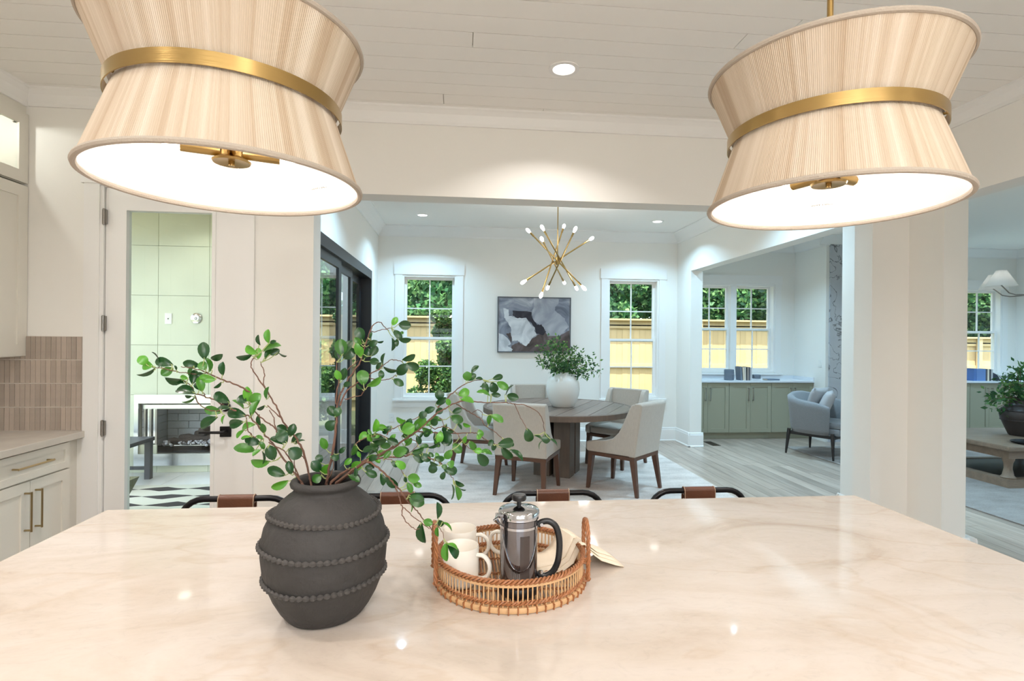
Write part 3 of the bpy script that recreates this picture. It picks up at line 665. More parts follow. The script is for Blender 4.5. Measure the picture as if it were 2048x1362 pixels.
# striped outdoor rug, its zigzag bands are flat print
def zig_mat():
    m = bpy.data.materials.new('zigzag_rug'); m.use_nodes = True; n, l = m.node_tree.nodes, m.node_tree.links; b = n['Principled BSDF']; b.inputs['Roughness'].default_value = .9
    tc = n.new('ShaderNodeTexCoord'); sp = n.new('ShaderNodeSeparateXYZ'); l.new(tc.outputs['Object'], sp.inputs[0])
    def math_(op, a, b_=None, c=None):
        q = n.new('ShaderNodeMath'); q.operation = op
        for i, v in enumerate((a, b_, c)):
            if v is None: continue
            if isinstance(v, (int, float)): q.inputs[i].default_value = v
            else: l.new(v, q.inputs[i])
        return q.outputs[0]
    # triangle wave along x, alternating sign by row: makes diamonds that pinch and swell
    tri = math_('PINGPONG', math_('MULTIPLY', sp.outputs[0], 1), .23)
    row = math_('FLOOR', math_('DIVIDE', sp.outputs[1], .26)); fr = math_('FRACT', math_('DIVIDE', sp.outputs[1], .26))
    tri2 = math_('PINGPONG', math_('ADD', sp.outputs[0], math_('MULTIPLY', row, .17)), .23)
    wd = math_('MULTIPLY_ADD', tri2, 2.6, .02)
    cen = math_('MULTIPLY_ADD', tri, .5, .42)
    d = math_('ABSOLUTE', math_('SUBTRACT', fr, cen)); hit = math_('LESS_THAN', d, math_('MULTIPLY', wd, .5))
    mx = n.new('ShaderNodeMix'); mx.data_type = 'RGBA'; mx.inputs[6].default_value = srgb(214, 216, 208); mx.inputs[7].default_value = srgb(58, 56, 60)
    l.new(hit, mx.inputs[0]); l.new(mx.outputs[2], b.inputs['Base Color']); return m
o = B('outdoor_rug', zig_mat(), (-4.4, -1.9, 4.2, 5.74, .0, .008)); tag(o, 'black and white zigzag rug on the porch floor', 'rug')
# patio table and planter seen at the left edge of the glass
t = thing('patio_table', (-3.62, 5.75, 0), 'dark grey slatted patio table on the porch beside the fireplace', 'table')
B('table_top', SLATE, (-.4, .4, -.32, .32, .40, .44), t, .004)
lm = MB().box(-.028, .028, -.028, .028, 0, .40).mesh('leg', SLATE)
for sx in (-1, 1):
    for sy in (-1, 1): link('leg', lm, t, (sx*.36, sy*.28, 0))
B('stretcher', SLATE, (-.36, .36, .26, .30, .10, .13), t); B('stretcher', SLATE, (-.36, .36, -.30, -.26, .10, .13), t)
t = thing('olive_planter', (-2.90, 4.55, 0), 'olive green tapered box planter low behind the door glass', 'planter')
mb = MB(); mb.loft([[Vector((sx*r, sy*r, z)) for sx, sy in ((-1, -1), (1, -1), (1, 1), (-1, 1))] for r, z in ((.12, 0), (.24, .33), (.2, .33), (.1, .03))]); mb.build('tub', OLIVE, t)
B('potting_soil', SOIL, (-.2, .2, -.2, .2, .27, .29), t)

# ================================================================ KITCHEN CABINETS on the left
def shaker(x, y0, y1, z0, z1, m, parent, name, org, rail=.058, face=1):
    # a shaker front in the plane x, facing +x (face 1); a recessed panel in a frame
    mb = MB(); t = .02
    def bb(a, b, c, d, xa, xb): mb.box(xa-org[0], xb-org[0], a-org[1], b-org[1], c-org[2], d-org[2])
    bb(y0, y0+rail, z0, z1, x-t, x); bb(y1-rail, y1, z0, z1, x-t, x); bb(y0+rail, y1-rail, z0, z0+rail, x-t, x); bb(y0+rail, y1-rail, z1-rail, z1, x-t, x)
    bb(y0+rail, y1-rail, z0+rail, z1-rail, x-t, x-.009)
    return mb.build(name, m, parent)
def pull(a, b, m, parent, out, name='handle', r=.0055):
    # square bar pull between a and b standing off along out
    a, b, out = Vector(a), Vector(b), Vector(out); d = (b-a).normalized(); mb = MB()
    mb.tube([a, a+out], r, 6); mb.tube([b, b+out], r, 6); mb.tube([a+out-d*.008, b+out+d*.008], r*1.1, 4)
    return mb.build(name, m, parent)
def base_cab(y0, y1, label, seen=True, group=None):
    org = (-2.97, y0, 0); t = thing('base_cabinet', org, label, 'cabinet', 0, group)
    B('carcass', CABW, (.002, .615, .001, y1-y0-.001, .10, .873), t); B('toe_kick', CABW, (.002, .55, .001, y1-y0-.001, 0, .10), t)
    dw = shaker(-2.335, y0+.004, y1-.004, .712, .862, CABW, t, 'drawer', org, .038); yc = (y0+y1)/2
    pull((.635, yc-y0-.12, .793), (.635, yc-y0+.12, .793), CHAMP, dw, (.035, 0, 0))
    for i, (a, b) in enumerate(((y0+.004, yc-.002), (yc+.002, y1-.004))):
        d = shaker(-2.335, a, b, .108, .703, CABW, t, 'door', org)
        yy = (b-.035 if i == 0 else a+.035)-y0
        pull((.635, yy, .445), (.635, yy, .645), CHAMP, d, (.035, 0, 0))
base_cab(2.885, 3.495, 'white shaker base cabinet below the perimeter counter beside the glazed door')
for i in range(3): base_cab(2.885-.61*(i+1), 2.885-.61*i, 'white shaker base cabinet left of the picture', group='base cabinets out of view')
struct(B('trim_15', CABW, (-2.37, -2.355, 3.496, YK, 0, .873)))
o = MB().box(-2.968, -2.30, -.3, YK-.001, .875, .915, bev=.004).build('perimeter_worktop', QTOP); tag(o, 'beige stone worktop on the left wall cabinets', 'worktop')
# backsplash: stacked upright tiles
bs = bpy.data.objects.new('tiled_backsplash', None); C.objects.link(bs); bs.location = (-2.97, YK, .915); tag(bs, 'taupe stacked upright tiles on the wall over the left counter', 'backsplash')
B('grout', GROUT, (0, .647, -.009, 0, 0, .582), bs)
tm = MB().box(-.0125, .0125, -.014, -.006, 0, .139, bev=.0015).mesh('tile', TILE)
for r in range(4):
    for c in range(22): link('tile', tm, bs, (.647-.0145-c*.0292, 0, .004+r*.1455))
# wall cabinets
def wall_cab(y0, y1, label, glass=True, group=None):
    org = (-2.97, y0, 1.37); t = thing('wall_cabinet', org, label, 'cabinet', 0, group)
    B('carcass', CABW, (.002, .305, .001, y1-y0-.001, 0, 1.045), t)
    for a, b in ((y0+.003, (y0+y1)/2-.0015), ((y0+y1)/2+.0015, y1-.003)): shaker(-2.643, a, b, 1.375, 2.41, CABW, t, 'door', org, .07)
def top_cab(y0, y1, label, group=None, lit=True):
    org = (-2.97, y0, 2.425); t = thing('glass_cabinet', org, label, 'cabinet', 0, group); W = y1-y0
    mb = MB(); 
    for q in ((.002, .305, .001, .019, 0, .43), (.002, .305, W-.019, W-.001, 0, .43), (.002, .305, .019, W-.019, 0, .018), (.002, .305, .019, W-.019, .412, .43), (.002, .012, .019, W-.019, .018, .412)): mb.box(*q)
    mb.build('carcass', CABW, t)
    for a, b in ((.003, W/2-.0015), (W/2+.0015, W-.003)):
        mb = MB(); r = .07
        for q in ((a, a+r, 0.003, .425), (b-r, b, .003, .425), (a+r, b-r, .003, .003+r), (a+r, b-r, .425-r, .425)): mb.box(.307, .327, *q)
        d = mb.build('door', CABW, t); B('pane', GLASS, (.313, .317, a+r, b-r, .003+r, .425-r), d)
    l = bpy.data.lights.new('cabinet_lamp', 'POINT'); l.energy = 7; l.color = WARM; l.shadow_soft_size = .03; lo = bpy.data.objects.new('cabinet_lamp', l); C.objects.link(lo); lo.location = (-2.82, (y0+y1)/2, 2.79)
    o = MB().lathe([(.03, 0), (.03, .01), (.02, .012)], 20).build('puck_light', CANEM, t, True); o.location = (.14, W/2, .397)
    mb = MB(); mb.lathe([(.012, 0), (.012, .008)], 12); o = mb.build('door_bumper', NICKEL, t); o.location = (.3, W-.08, .36); o.rotation_euler = (0, PI/2, 0)
for i in range(3):
    a = 2.745-.84*i; b = a+.84 if i else YK-.001
    wall_cab(a if i else 2.745, b, 'white shaker wall cabinet at the left edge above the backsplash' if i == 0 else 'white shaker wall cabinet left of the picture', group=None if i == 0 else 'wall cabinets out of view')
    top_cab(a if i else 2.745, b, 'lit glass-front cabinet under the ceiling at the left edge' if i == 0 else 'lit glass-front cabinet left of the picture', group=None if i == 0 else 'glass cabinets out of view')
struct(B('trim_16', CABW, (-2.968, -2.66, 1.06, YK-.001, 2.857, KZ)))
crown('trim_17', 'y', -2.5, YK, -2.66, 2.90, KZ, .06)

# ================================================================ LIVING ROOM BUILT-INS
def sage_unit(x0, x1, label, group=None, right=False):
    org = (x0, 7.95, 0); t = thing('sage_cabinet', org, label, 'cabinet', 0, group); W = x1-x0
    B('carcass', SAGE, (.001, W-.001, .02, .495, .10, .873), t); B('toe_kick', SAGE, (.001, W-.001, .06, .49, 0, .10), t)
    for i, (a, b) in enumerate(((.003, W/2-.0015), (W/2+.0015, W-.003))):
        mb = MB(); r = .06; z0, z1 = .105, .868
        for q in ((a, a+r, z0, z1), (b-r, b, z0, z1), (a+r, b-r, z0, z0+r), (a+r, b-r, z1-r, z1)): mb.box(q[0], q[1], 0, .02, q[2], q[3])
        mb.box(a+r, b-r, .008, .02, z0+r, z1-r); d = mb.build('door', SAGE, t)
        xx = b-.035 if i == 0 else a+.035
        pull((xx, 0, .60), (xx, 0, .79), NICKEL, d, (0, -.03, 0))
xs = (3.445, 4.133, 4.82, 5.508)
for i, lab in enumerate(('sage green base cabinet beside the dining wall end', 'middle sage green base cabinet under the double window', 'sage green base cabinet behind the grey armchair')): sage_unit(xs[i], xs[i+1], lab)
xs = (7.505, 8.19, 8.87, 9.555)
for i, lab in enumerate(('sage green cabinet hidden behind the kitchen pillar', 'sage green cabinet just right of the kitchen pillar', 'sage green cabinet behind the dark vase at the right edge')): sage_unit(xs[i], xs[i+1], lab)
for a, b, lab in ((3.442, 5.508, 'white stone counter under the double living window'), (7.502, 9.558, 'white stone counter under the far right window')):
    tag(MB().box(a, b, 7.925, YL-.001, .875, .905, bev=.003).build('niche_counter', LTOP), lab, 'worktop')
struct(B('trim_18', LTOP, (3.45, 5.49, YL-.02, YL-.001, .905, .955))); struct(B('trim_19', LTOP, (7.51, 9.55, YL-.02, YL-.001, .905, .955)))
struct(B('trim_20', LTOP, (5.49, 5.509, 7.93, YL-.02, .905, .955)))
# ================================================================ ISLAND
IX0, IX1, IY0, IY1 = -1.18, 1.517, .30, 1.94
o = MB().box(IX0, IX1, IY0, IY1, .875, .915, bev=.003).build('island_worktop', QUARTZITE); tag(o, 'large cream veined stone island top in the foreground', 'worktop')
t = thing('island_cabinet', (.17, .95, 0), 'white island cabinet under the cream stone top', 'cabinet')
B('carcass', CABW, (-1.3, 1.3, -.6, .62, .09, .873), t); B('toe_kick', CABW, (-1.26, 1.26, -.54, .6, 0, .09), t)
for i in range(4): 
    mb = MB(); a = -1.3+i*.65
    for q in ((a+.01, a+.08, .1, .86), (a+.57, a+.64, .1, .86), (a+.08, a+.57, .1, .17), (a+.08, a+.57, .79, .86)): mb.box(q[0], q[1], .62, .638, q[2], q[3])
    mb.build('panel', CABW, t)

# ---------------------------------------------------------------- pendants
def pendant(x, y, label):
    t = thing('pendant_lamp', (x, y, 1.80), label, 'pendant lamp', 0, None)
    H, ZW, RB, RW = .29, .155, .251, .196
    def cone(z0, r0, z1, r1, name):
        mb = MB(); mb.lathe([(r0+(r1-r0)*k/6, z0+(z1-z0)*k/6) for k in range(7)], 96, cap0=False, cap1=False); o = mb.build(name, SHADE, t, True)
        f = o.data.polygons[0]
        if f.normal.x*f.center.x+f.normal.y*f.center.y < 0: o.data.flip_normals()
        return o
    cone(.004, RB-.003, ZW, RW, 'lower_shade'); cone(ZW, RW, H-.004, RB-.003, 'upper_shade')
    for z, nm in ((0.004, 'shade_rim'), (H-.004, 'shade_rim')):
        MB().tube([(RB*math.cos(a*PI/48)*.985, RB*math.sin(a*PI/48)*.985, z) for a in range(96)], .0058, 8, closed=True).build(nm, SHADERIM, t, True)
    mb = MB(); mb.lathe([(.2075, ZW-.0125), (.2095, ZW-.0125), (.2095, ZW+.0125), (.2075, ZW+.0125), (.2075, ZW-.0125)], 96, cap0=False, cap1=False); rg = mb.build('brass_band', BRASS, t, False)
    rg.data.polygons.foreach_set('use_smooth', [True]*len(rg.data.polygons)); rg.data.set_sharp_from_angle(angle=.6)
    mb = MB()
    for k in range(4):
        a = PI/4+k*PI/2; mb.tube([(.19*math.cos(a), .19*math.sin(a), ZW), (.208*math.cos(a), .208*math.sin(a), ZW)], .003, 6)
        mb.tube([(.012*math.cos(a), .012*math.sin(a), ZW+.06), (.205*math.cos(a), .205*math.sin(a), ZW+.06)], .0022, 6)
    mb.build('spider_bracket', BRASS, t)
    MB().tube([(0, 0, .09), (0, 0, KZ-1.80-.02)], .0065, 12).build('stem', BRASS, t, True)
    MB().lathe([(.062, KZ-1.80-.022), (.062, KZ-1.80-.001)], 32).build('canopy', BRASS, t, True)
    mb = MB(); mb.lathe([(.006, .042), (.006, .052), (.034, .048), (.036, .052), (.022, .06), (.022, .092), (.006, .1)], 24); hb = mb.build('lamp_hub', BRASS, t, True)
    for k in range(4):
        a = .35+k*PI/2; c, s = math.cos(a), math.sin(a)
        ar = MB().tube([(.02*c, .02*s, .07), (.088*c, .088*s, .07)], [.0115]*2, 14).build('socket_arm', BRASS, t, True)
        MB().tube([(.088*c, .088*s, .07), (.094*c, .094*s, .07), (.108*c, .108*s, .07), (.118*c, .118*s, .07)], [.006, .01, .01, .003], 12).build('bulb', BULBW, ar, True)
        l = bpy.data.lights.new('pendant_bulb', 'POINT'); l.energy = PEND; l.color = WARM; l.shadow_soft_size = .02
        lo = bpy.data.objects.new('pendant_bulb', l); C.objects.link(lo); lo.location = (x+.132*c, y+.132*s, 1.80+.07)
    # printed rating mark inside the lower shade
    cu = bpy.data.curves.new('rating_mark', 'FONT'); cu.body = '60W MAX'; cu.size = .011; cu.align_x = 'CENTER'; cu.materials.append(DARKVENT)
    ft = bpy.data.objects.new('tmp', cu); fo = link('rating_mark', bpy.data.meshes.new_from_object(ft), t); bpy.data.objects.remove(ft); tag(fo, kind='stuff')
    a = math.radians(58); r = .228; fo.location = (r*math.cos(a), r*math.sin(a), .055); fo.rotation_euler = (math.radians(75), 0, a-PI/2)
    return t
PEND = .76; REAR_FILL = 46
pendant(-.458, 1.128, 'left string pendant lamp with brass band over the vase')
pendant(.807, 1.12, 'right string pendant lamp with brass band over the bare island end')

# ---------------------------------------------------------------- counter stools
def stool():
    t = thing('counter_stool', (-.83, 2.12, 0), 'leftmost counter stool, dark tube frame, in front of the glazed door', 'stool', 0, None)
    W, ZT = .205, .893
    # local: back bar at y=0, seat towards -y (under the island overhang)
    pts = [(-W-.015, 0, .60), (-W-.01, 0, .78)]
    R = .085
    for k in range(7): a = PI-k*PI/12; pts.append((-W+R+R*math.cos(a), 0, ZT-R+R*math.sin(a)))
    for k in range(7): a = PI/2-k*PI/12; pts.append((W-R+R*math.cos(a), 0, ZT-R+R*math.sin(a)))
    pts += [(W+.01, 0, .78), (W+.015, 0, .60)]
    MB().tube(pts, .0115, 12).build('back_frame', BLACKM, t, True)
    mb = MB(); mb.tube([(-.066, 0, ZT), (.066, 0, ZT)], .0155, 16); mb.box(-.066, .066, .010, .0155, .72, ZT); mb.box(-.066, .066, -.0155, -.010, .72, ZT)
    sl_ = mb.build('leather_sleeve', LEATHER, t, True)
    mb = MB()
    for s in (-1, 1): mb.tube([(s*.0635, .0165*math.cos(a), ZT+.0165*math.sin(a)) for a in [-PI/2+k*PI/8 for k in range(9)][::1]] , .0011, 5)
    for s in (-1, 1): mb.tube([(s*.0635, -.0165*math.cos(a), ZT+.0165*math.sin(a)) for a in [-PI/2+k*PI/8 for k in range(9)]], .0011, 5); mb.tube([(s*.0635, -.017, ZT-.002), (s*.0635, -.017, .73)], .0011, 5)
    mb.build('seam', STITCH, sl_)
    # curved leather back band with laced top edge
    rows = []
    for z, rr in ((.64, .205), (.70, .215), (.78, .222), (.853, .225)):
        rows.append([Vector((rr*math.sin(a), .155-.185*math.cos(a)*1.0-.0, z)) for a in [math.radians(-68+8.5*k) for k in range(17)]])
    for row in rows:
        for p in row: p.y = -p.y-.012 if False else p.y*-1-.02
    mb = MB(); mb.loft(rows, cap=False, closed=False); bk = mb.build('leather_backrest', LEATHER, t, True)
    md = bk.modifiers.new('thickness', 'SOLIDIFY'); md.thickness = .005
    MB().tube(rows[-1], .0055, 8).build('edge_rod', BLACKM, t, True)
    mb = MB()
    for k in range(1, 16): 
        p = rows[-1][k]; mb.tube([p+Vector((0, -.008, -.012)), p+Vector((.003, 0, .0075)), p+Vector((.006, .008, -.012))], .0013, 5)
    mb.build('lacing', STITCH, bk)
    # seat
    mb = MB(); mb.lathe([(.17, .60), (.2, .605), (.205, .63), (.19, .645), (.1, .64), (.02, .638)], 28, 0, -.17, 0); mb.build('seat', LEATHER, t, True)
    MB().tube([(.2*math.cos(k*PI/16), -.17+.2*math.sin(k*PI/16), .603) for k in range(32)], .009, 8, closed=True).build('seat_ring', BLACKM, t, True)
    lg = None
    for sx in (-1, 1):
        for sy in (-1, 1):
            m_ = MB().tube([(sx*.15, -.17+sy*.15, .60), (sx*.21, -.17+sy*.19, .0)], .0105, 10).build('leg', BLACKM, t, True)
    MB().tube([(.2*s, -.17+.185*u, .22) for s, u in ((-1, -1), (1, -1), (1, 1), (-1, 1))], .008, 8, closed=True).build('footrest', BLACKM, t, True)
    return t
st = stool()
for x, lab in ((-.235, 'counter stool behind the dark vase, second from the glazed door'), (.372, 'counter stool behind the coffee press, brown leather sleeve'), (.975, 'counter stool nearest the kitchen pillar, tan leather sleeve')):
    dup(st, (x, 2.12, 0), 0, lab)

# ================================================================ DINING ROOM
RUGZ = .012
mb = MB(); mb.box(-.46, 2.64, 4.68, 7.1, .0005, RUGZ, bev=.004); o = mb.build('dining_rug', RUG); tag(o, 'pale woven rug under the round dining table', 'rug')
TX, TY = 1.10, 6.0
t = thing('dining_table', (TX, TY, RUGZ), 'round weathered oak dining table with plank top on a block pedestal', 'table', math.radians(-28))
R_ = .80; zt0, zt1 = .69, .748
n_ = 11; wdt = 2*R_/n_
for i in range(n_):
    a, b = -R_+i*wdt+.0028, -R_+(i+1)*wdt-.0028; poly = []
    st_ = 8
    for k in range(st_+1):
        x = a+(b-a)*k/st_; poly.append((x, math.sqrt(max(R_*R_-x*x, 0))))
    for k in range(st_+1):
        x = b-(b-a)*k/st_; poly.append((x, -math.sqrt(max(R_*R_-x*x, 0))))
    pp = [poly[0]]
    for q in poly[1:]:
        if (Vector(q)-Vector(pp[-1])).length > 1e-4: pp.append(q)
    if (Vector(pp[0])-Vector(pp[-1])).length < 1e-4: pp.pop()
    MB().prism(pp, 'z', zt0+.01, zt1-.001*(i % 2)).build('plank', TABLEW, t)
MB().lathe([(R_+.001, zt0), (R_+.038, zt0), (R_+.038, zt1-.003), (R_+.034, zt1+.001), (R_+.001, zt1+.001), (R_+.001, zt0)], 96, cap0=False, cap1=False).build('table_rim', TABLEV, t, True, angle=30)
for sx in (-1, 1):
    for sy in (-1, 1):
        B('pedestal_block', TABLEV, (sx*.115-.092, sx*.115+.092, sy*.115-.092, sy*.115+.092, 0, zt0+.012), t, .004)
B('pedestal_core', BLACKM, (-.06, .06, -.06, .06, 0, zt0), t); B('apron_block', TABLEV, (-.36, .36, -.12, .12, zt0-.05, zt0+.01), t)

def dining_chair():
    t = thing('dining_chair', (0, 0, RUGZ), 'grey linen dining chair with its back to the island', 'chair')
    def bevel(o, w=.012):
        m = o.modifiers.new('soft_edge', 'BEVEL'); m.width = w; m.segments = 3; m.limit_method = 'ANGLE'; m.angle_limit = math.radians(35); return o
    side = [(-.235, .38), (.27, .375), (.287, .40), (.283, .47), (.2, .488), (.08, .502), (-.02, .535), (-.085, .60), (-.135, .70), (-.18, .80), (-.215, .87), (-.24, .885), (-.285, .88), (-.245, .5)]
    mb = MB(); mb.prism(side, 'x', -.261, -.205); mb.prism(side, 'x', .205, .261)
    mb.prism([(-.26, .375), (-.19, .375), (-.2, .46), (-.25, .893), (-.315, .893), (-.332, .875), (-.262, .42)], 'x', -.262, .262)
    o = mb.build('backrest', LINEN, t, True, angle=50); bevel(o, .014)
    o = MB().box(-.203, .203, -.2, .278, .38, .468).build('seat', LINEN, t, True); bevel(o, .028)
    o = MB().box(-.255, .255, -.252, .262, .34, .374).build('seat_rail', WALNUT, t)
    for sx in (-1, 1):
        for sy, lab in ((-1, 'r'), (1, 'f')):
            y0 = sy*.225+(.0 if sy < 0 else .012); y1 = y0+sy*(.055 if sy < 0 else .03)
            A = [Vector((sx*.225+dx*.026, y0+dy*.026, .345)) for dx, dy in ((-1, -1), (1, -1), (1, 1), (-1, 1))]
            Bt = [Vector((sx*.245+dx*.015, y1+dy*.015, 0)) for dx, dy in ((-1, -1), (1, -1), (1, 1), (-1, 1))]
            o = MB().loft([Bt, A]).build('leg', WALNUT, t); 
    return t
ch = dining_chair()
def face(cx, cy, dx, dy): return math.atan2(dy, dx)-PI/2
chairs = [((.683, 5.318), (.42, .905), 'grey linen dining chair with its back to the island'),
          ((1.665, 5.345), (-.69, .72), 'grey linen dining chair at the right front of the round table, seen from its side'),
          ((1.90, 6.41), (-.74, -.67), 'grey linen dining chair under the right dining window'),
          ((.96, 6.98), (.05, -1), 'grey linen dining chair behind the table, mostly hidden by the white vase'),
          ((.24, 6.22), (.966, -.259), 'grey linen dining chair at the left of the table, behind the branch')]
for i, (c, d, lab) in enumerate(chairs):
    if i == 0: ch.location = (c[0], c[1], RUGZ); ch.rotation_euler = (0, 0, face(*c, *d)); ch['label'] = lab
    else: dup(ch, (c[0], c[1], RUGZ), face(*c, *d), lab)

# white vase and its greenery
VX, VY, VZ = 1.15, 5.95, RUGZ+.749
t = thing('round_vase', (VX, VY, VZ), 'round matte white vase on the dining table', 'vase')
MB().lathe([(.02, .004), (.112, 0), (.12, .006), (.15, .06), (.177, .13), (.187, .20), (.18, .27), (.152, .33), (.108, .365), (.082, .374), (.076, .384), (.07, .384), (.07, .37), (.1, .35), (.14, .3), (.16, .2), (.1, .02), (.02, .012)], 56).build('body', WHITECER, t, True)
def sprig_bunch(name, label, base, tips, m, leaf, nleaf, seed, rad=.0028):
    t = thing(name, base, label, 'greenery'); r = random.Random(seed); V = []; F = []
    b0 = Vector((0, 0, 0))
    for tip in tips:
        tip = Vector(tip)-Vector(base); mid = tip*.5+Vector((0, 0, tip.length*.14))+Vector((r.uniform(-.02, .02),)*3)
        pts = [b0+Vector((r.uniform(-.02, .02), r.uniform(-.02, .02), 0))]
        p0 = pts[0]
        P_ = [p0.lerp(mid, k/5).lerp(mid.lerp(tip, k/5), k/5) for k in range(6)]
        MB().tube(P_, [rad, rad, rad*.9, rad*.8, rad*.6, rad*.4], 5).build('stem', BARK, t, True)
        for k in range(nleaf):
            u = .22+.78*r.random()**.8; p = P_[min(int(u*5), 4)].lerp(P_[min(int(u*5)+1, 5)], u*5-int(u*5) if u < 1 else 1)
            off = Vector((r.gauss(0, 1), r.gauss(0, 1), r.gauss(0, 1))).normalized()*r.uniform(.2, 1)*leaf*2.2; c = p+off
            q = off.normalized().to_track_quat('Y', 'Z').to_matrix() @ Euler((r.uniform(-.5, .5), r.uniform(0, 3), 0)).to_matrix()
            s = leaf*r.uniform(.7, 1.3); i = len(V)
            for u2, v2 in ((0, -.5), (.26, -.05), (0, .5), (-.26, -.05)): V.append(c+q @ Vector((u2*s, v2*s, 0)))
            F.append((i, i+1, i+2, i+3))
            V2 = (p, c)
    me = bpy.data.meshes.new('leaves'); me.from_pydata(V, [], F); me.materials.append(m); o = link('leaves', me, t); o['kind'] = 'stuff'; return t
tips = [at(x, y, VY+dy) for x, y, dy in ((1072, 716, 0), (1080, 697, .1), (1092, 690, -.1), (1105, 678, 0), (1115, 676, .12), (1126, 690, -.1), (1150, 692, 0), (1165, 705, .1), (1178, 712, -.05), (1190, 725, .05), (1198, 742, 0), (1176, 748, -.12), (1160, 735, -.15), (1140, 712, .2), (1096, 715, -.15), (1085, 728, .05), (1150, 720, .1), (1120, 715, -.1), (1135, 735, -.2), (1108, 730, -.2))]
sprig_bunch('vase_greenery', 'bunch of fine leafy sprigs standing in the white vase', (VX, VY, VZ+.35), [tuple(p) for p in tips], FINEF, .042, 62, 4)

# sputnik chandelier
CY_ = 6.0
cc = at(1115, 521, CY_)
t = thing('sputnik_chandelier', (cc.x, cc.y, DZ-.001), 'brass sputnik chandelier of crossed rods with lit bulb tips', 'chandelier')
MB().lathe([(.065, -.025), (.065, 0)], 28).build('canopy', BRASS, t, True)
MB().tube([(0, 0, -.02), (0, 0, cc.z-DZ+.02)], .006, 10).build('stem', BRASS, t, True)
o = MB().lathe([(.012, -.05), (.022, -.045), (.022, .03), (.012, .045)], 16).build('hub', BRASS, t, True); o.location = (0, 0, cc.z-DZ)
def c3(x, y): return 1020+x/6.483, 400+y/6.483
for (a, b, sg) in (((230, 390), (965, 1150), 1), ((415, 350), (865, 1150), -1), ((700, 335), (400, 1245), 1), ((850, 370), (485, 1145), -1), ((1065, 495), (165, 1070), 1), ((410, 500), (705, 1075), -1)):
    A = at(*c3(*a), CY_); Bp = at(*c3(*b), CY_); l = (A-Bp).length; dy = sg*math.sqrt(max(1.0**2-l*l, 0.01))/2
    A = at(*c3(*a), CY_+dy); Bp = at(*c3(*b), CY_-dy); org = Vector((cc.x, cc.y, DZ-.001)); d = (Bp-A).normalized()
    A -= org; Bp -= org
    rod = MB().tube([A+d*.05, Bp-d*.05], .0085, 10).build('rod', BRASS, t, True)
    MB().tube([A+d*.05, A+d*.11], .0115, 10).build('socket', BRASS, rod, True); MB().tube([Bp-d*.11, Bp-d*.05], .0115, 10).build('socket', BRASS, rod, True)
    for e, dd in ((A, d), (Bp, -d)):
        MB().tube([e-dd*.028, e-dd*.022, e-dd*.008, e+dd*.012, e+dd*.035, e+dd*.05], [.003, .011, .0175, .0185, .0135, .009], 12).build('bulb', BULB, rod, True)
    l_ = None
l = bpy.data.lights.new('chandelier_glow', 'POINT'); l.energy = 30; l.color = (1, .95, .9); l.shadow_soft_size = .05
for k, (px, py) in enumerate(((230, 390), (1065, 495), (400, 1245), (965, 1150))):
    lo = bpy.data.objects.new('chandelier_glow', l); C.objects.link(lo); p = at(*c3(px, py), CY_+(.22 if k % 2 else -.1)); lo.location = p+Vector((0, -.12, 0))
l.energy = 5

# abstract painting
def cp(x, y): return (x-145)/1375*1.085, (1215-y)/1060*.815
AX = .541; AZ = 1.318
t = thing('abstract_painting', (AX, YF, AZ), 'framed abstract painting in greys, white and brown on the far wall', 'painting')
mb = MB()
for q in ((0, 1.085, 0, .012), (0, 1.085, .803, .815), (0, .012, .012, .803), (1.073, 1.085, .012, .803)): mb.box(q[0], q[1], -.04, -.001, q[2], q[3])
mb.build('picture_frame', mat('slate_frame', srgb(70, 78, 86), .4), t)
def paint(name, c1, c2, c3_, sc=3):
    m = bpy.data.materials.new(name); m.use_nodes = True; n, l = m.node_tree.nodes, m.node_tree.links; b = n['Principled BSDF']; b.inputs['Roughness'].default_value = .7
    tc = n.new('ShaderNodeTexCoord'); nz = n.new('ShaderNodeTexNoise'); nz.inputs['Scale'].default_value = sc; nz.inputs['Detail'].default_value = 7; nz.inputs['Distortion'].default_value = 1.6
    l.new(tc.outputs['Object'], nz.inputs[0]); r = ramp(n, [(.32, c1), (.5, c2), (.68, c3_)]); l.new(nz.outputs[0], r.inputs[0]); l.new(r.outputs[0], b.inputs['Base Color']); return m
B('canvas', paint('paint_ground', srgb(92, 98, 112), srgb(134, 140, 154), srgb(186, 190, 198), 3.2), (.012, 1.073, -.03, -.002, .012, .803), t)
def patch(pts, m, k):
    r = random.Random(k); P_ = [Vector(cp(*p)) for p in pts]; out = []
    for a, b in zip(P_, P_[1:]+P_[:1]):
        for s in range(4):
            q = a.lerp(b, s/4)+Vector((r.uniform(-1, 1), r.uniform(-1, 1)))*.006; out.append((min(max(q.x, .014), 1.071), min(max(q.y, .014), .801)))
    MB().prism(out, 'y', -.0305-.0006*k, -.0301).build('paint_patch', m, t)
PW = paint('paint_white', srgb(176, 182, 190), srgb(206, 210, 216), srgb(220, 224, 228), 4); PB_ = paint('paint_brown', srgb(58, 48, 46), srgb(84, 72, 70), srgb(104, 92, 94), 5)
PK = paint('paint_black', srgb(28, 28, 40), srgb(38, 36, 48), srgb(52, 50, 60), 5); PG = paint('paint_pale_grey', srgb(138, 144, 156), srgb(164, 168, 178), srgb(190, 194, 202), 3)
patch([(820, 170), (1280, 170), (1290, 260), (1230, 330), (1220, 400), (1400, 560), (1480, 720), (1300, 900), (1080, 900), (1020, 780), (940, 690), (820, 620), (780, 480), (820, 330)], PG, 1)
patch([(400, 1090), (540, 1020), (680, 1100), (780, 960), (900, 880), (1030, 800), (1080, 900), (1300, 900), (1490, 780), (1515, 1210), (410, 1210)], PB_, 2)
patch([(310, 860), (400, 840), (410, 940), (400, 1040), (350, 930)], PB_, 3)
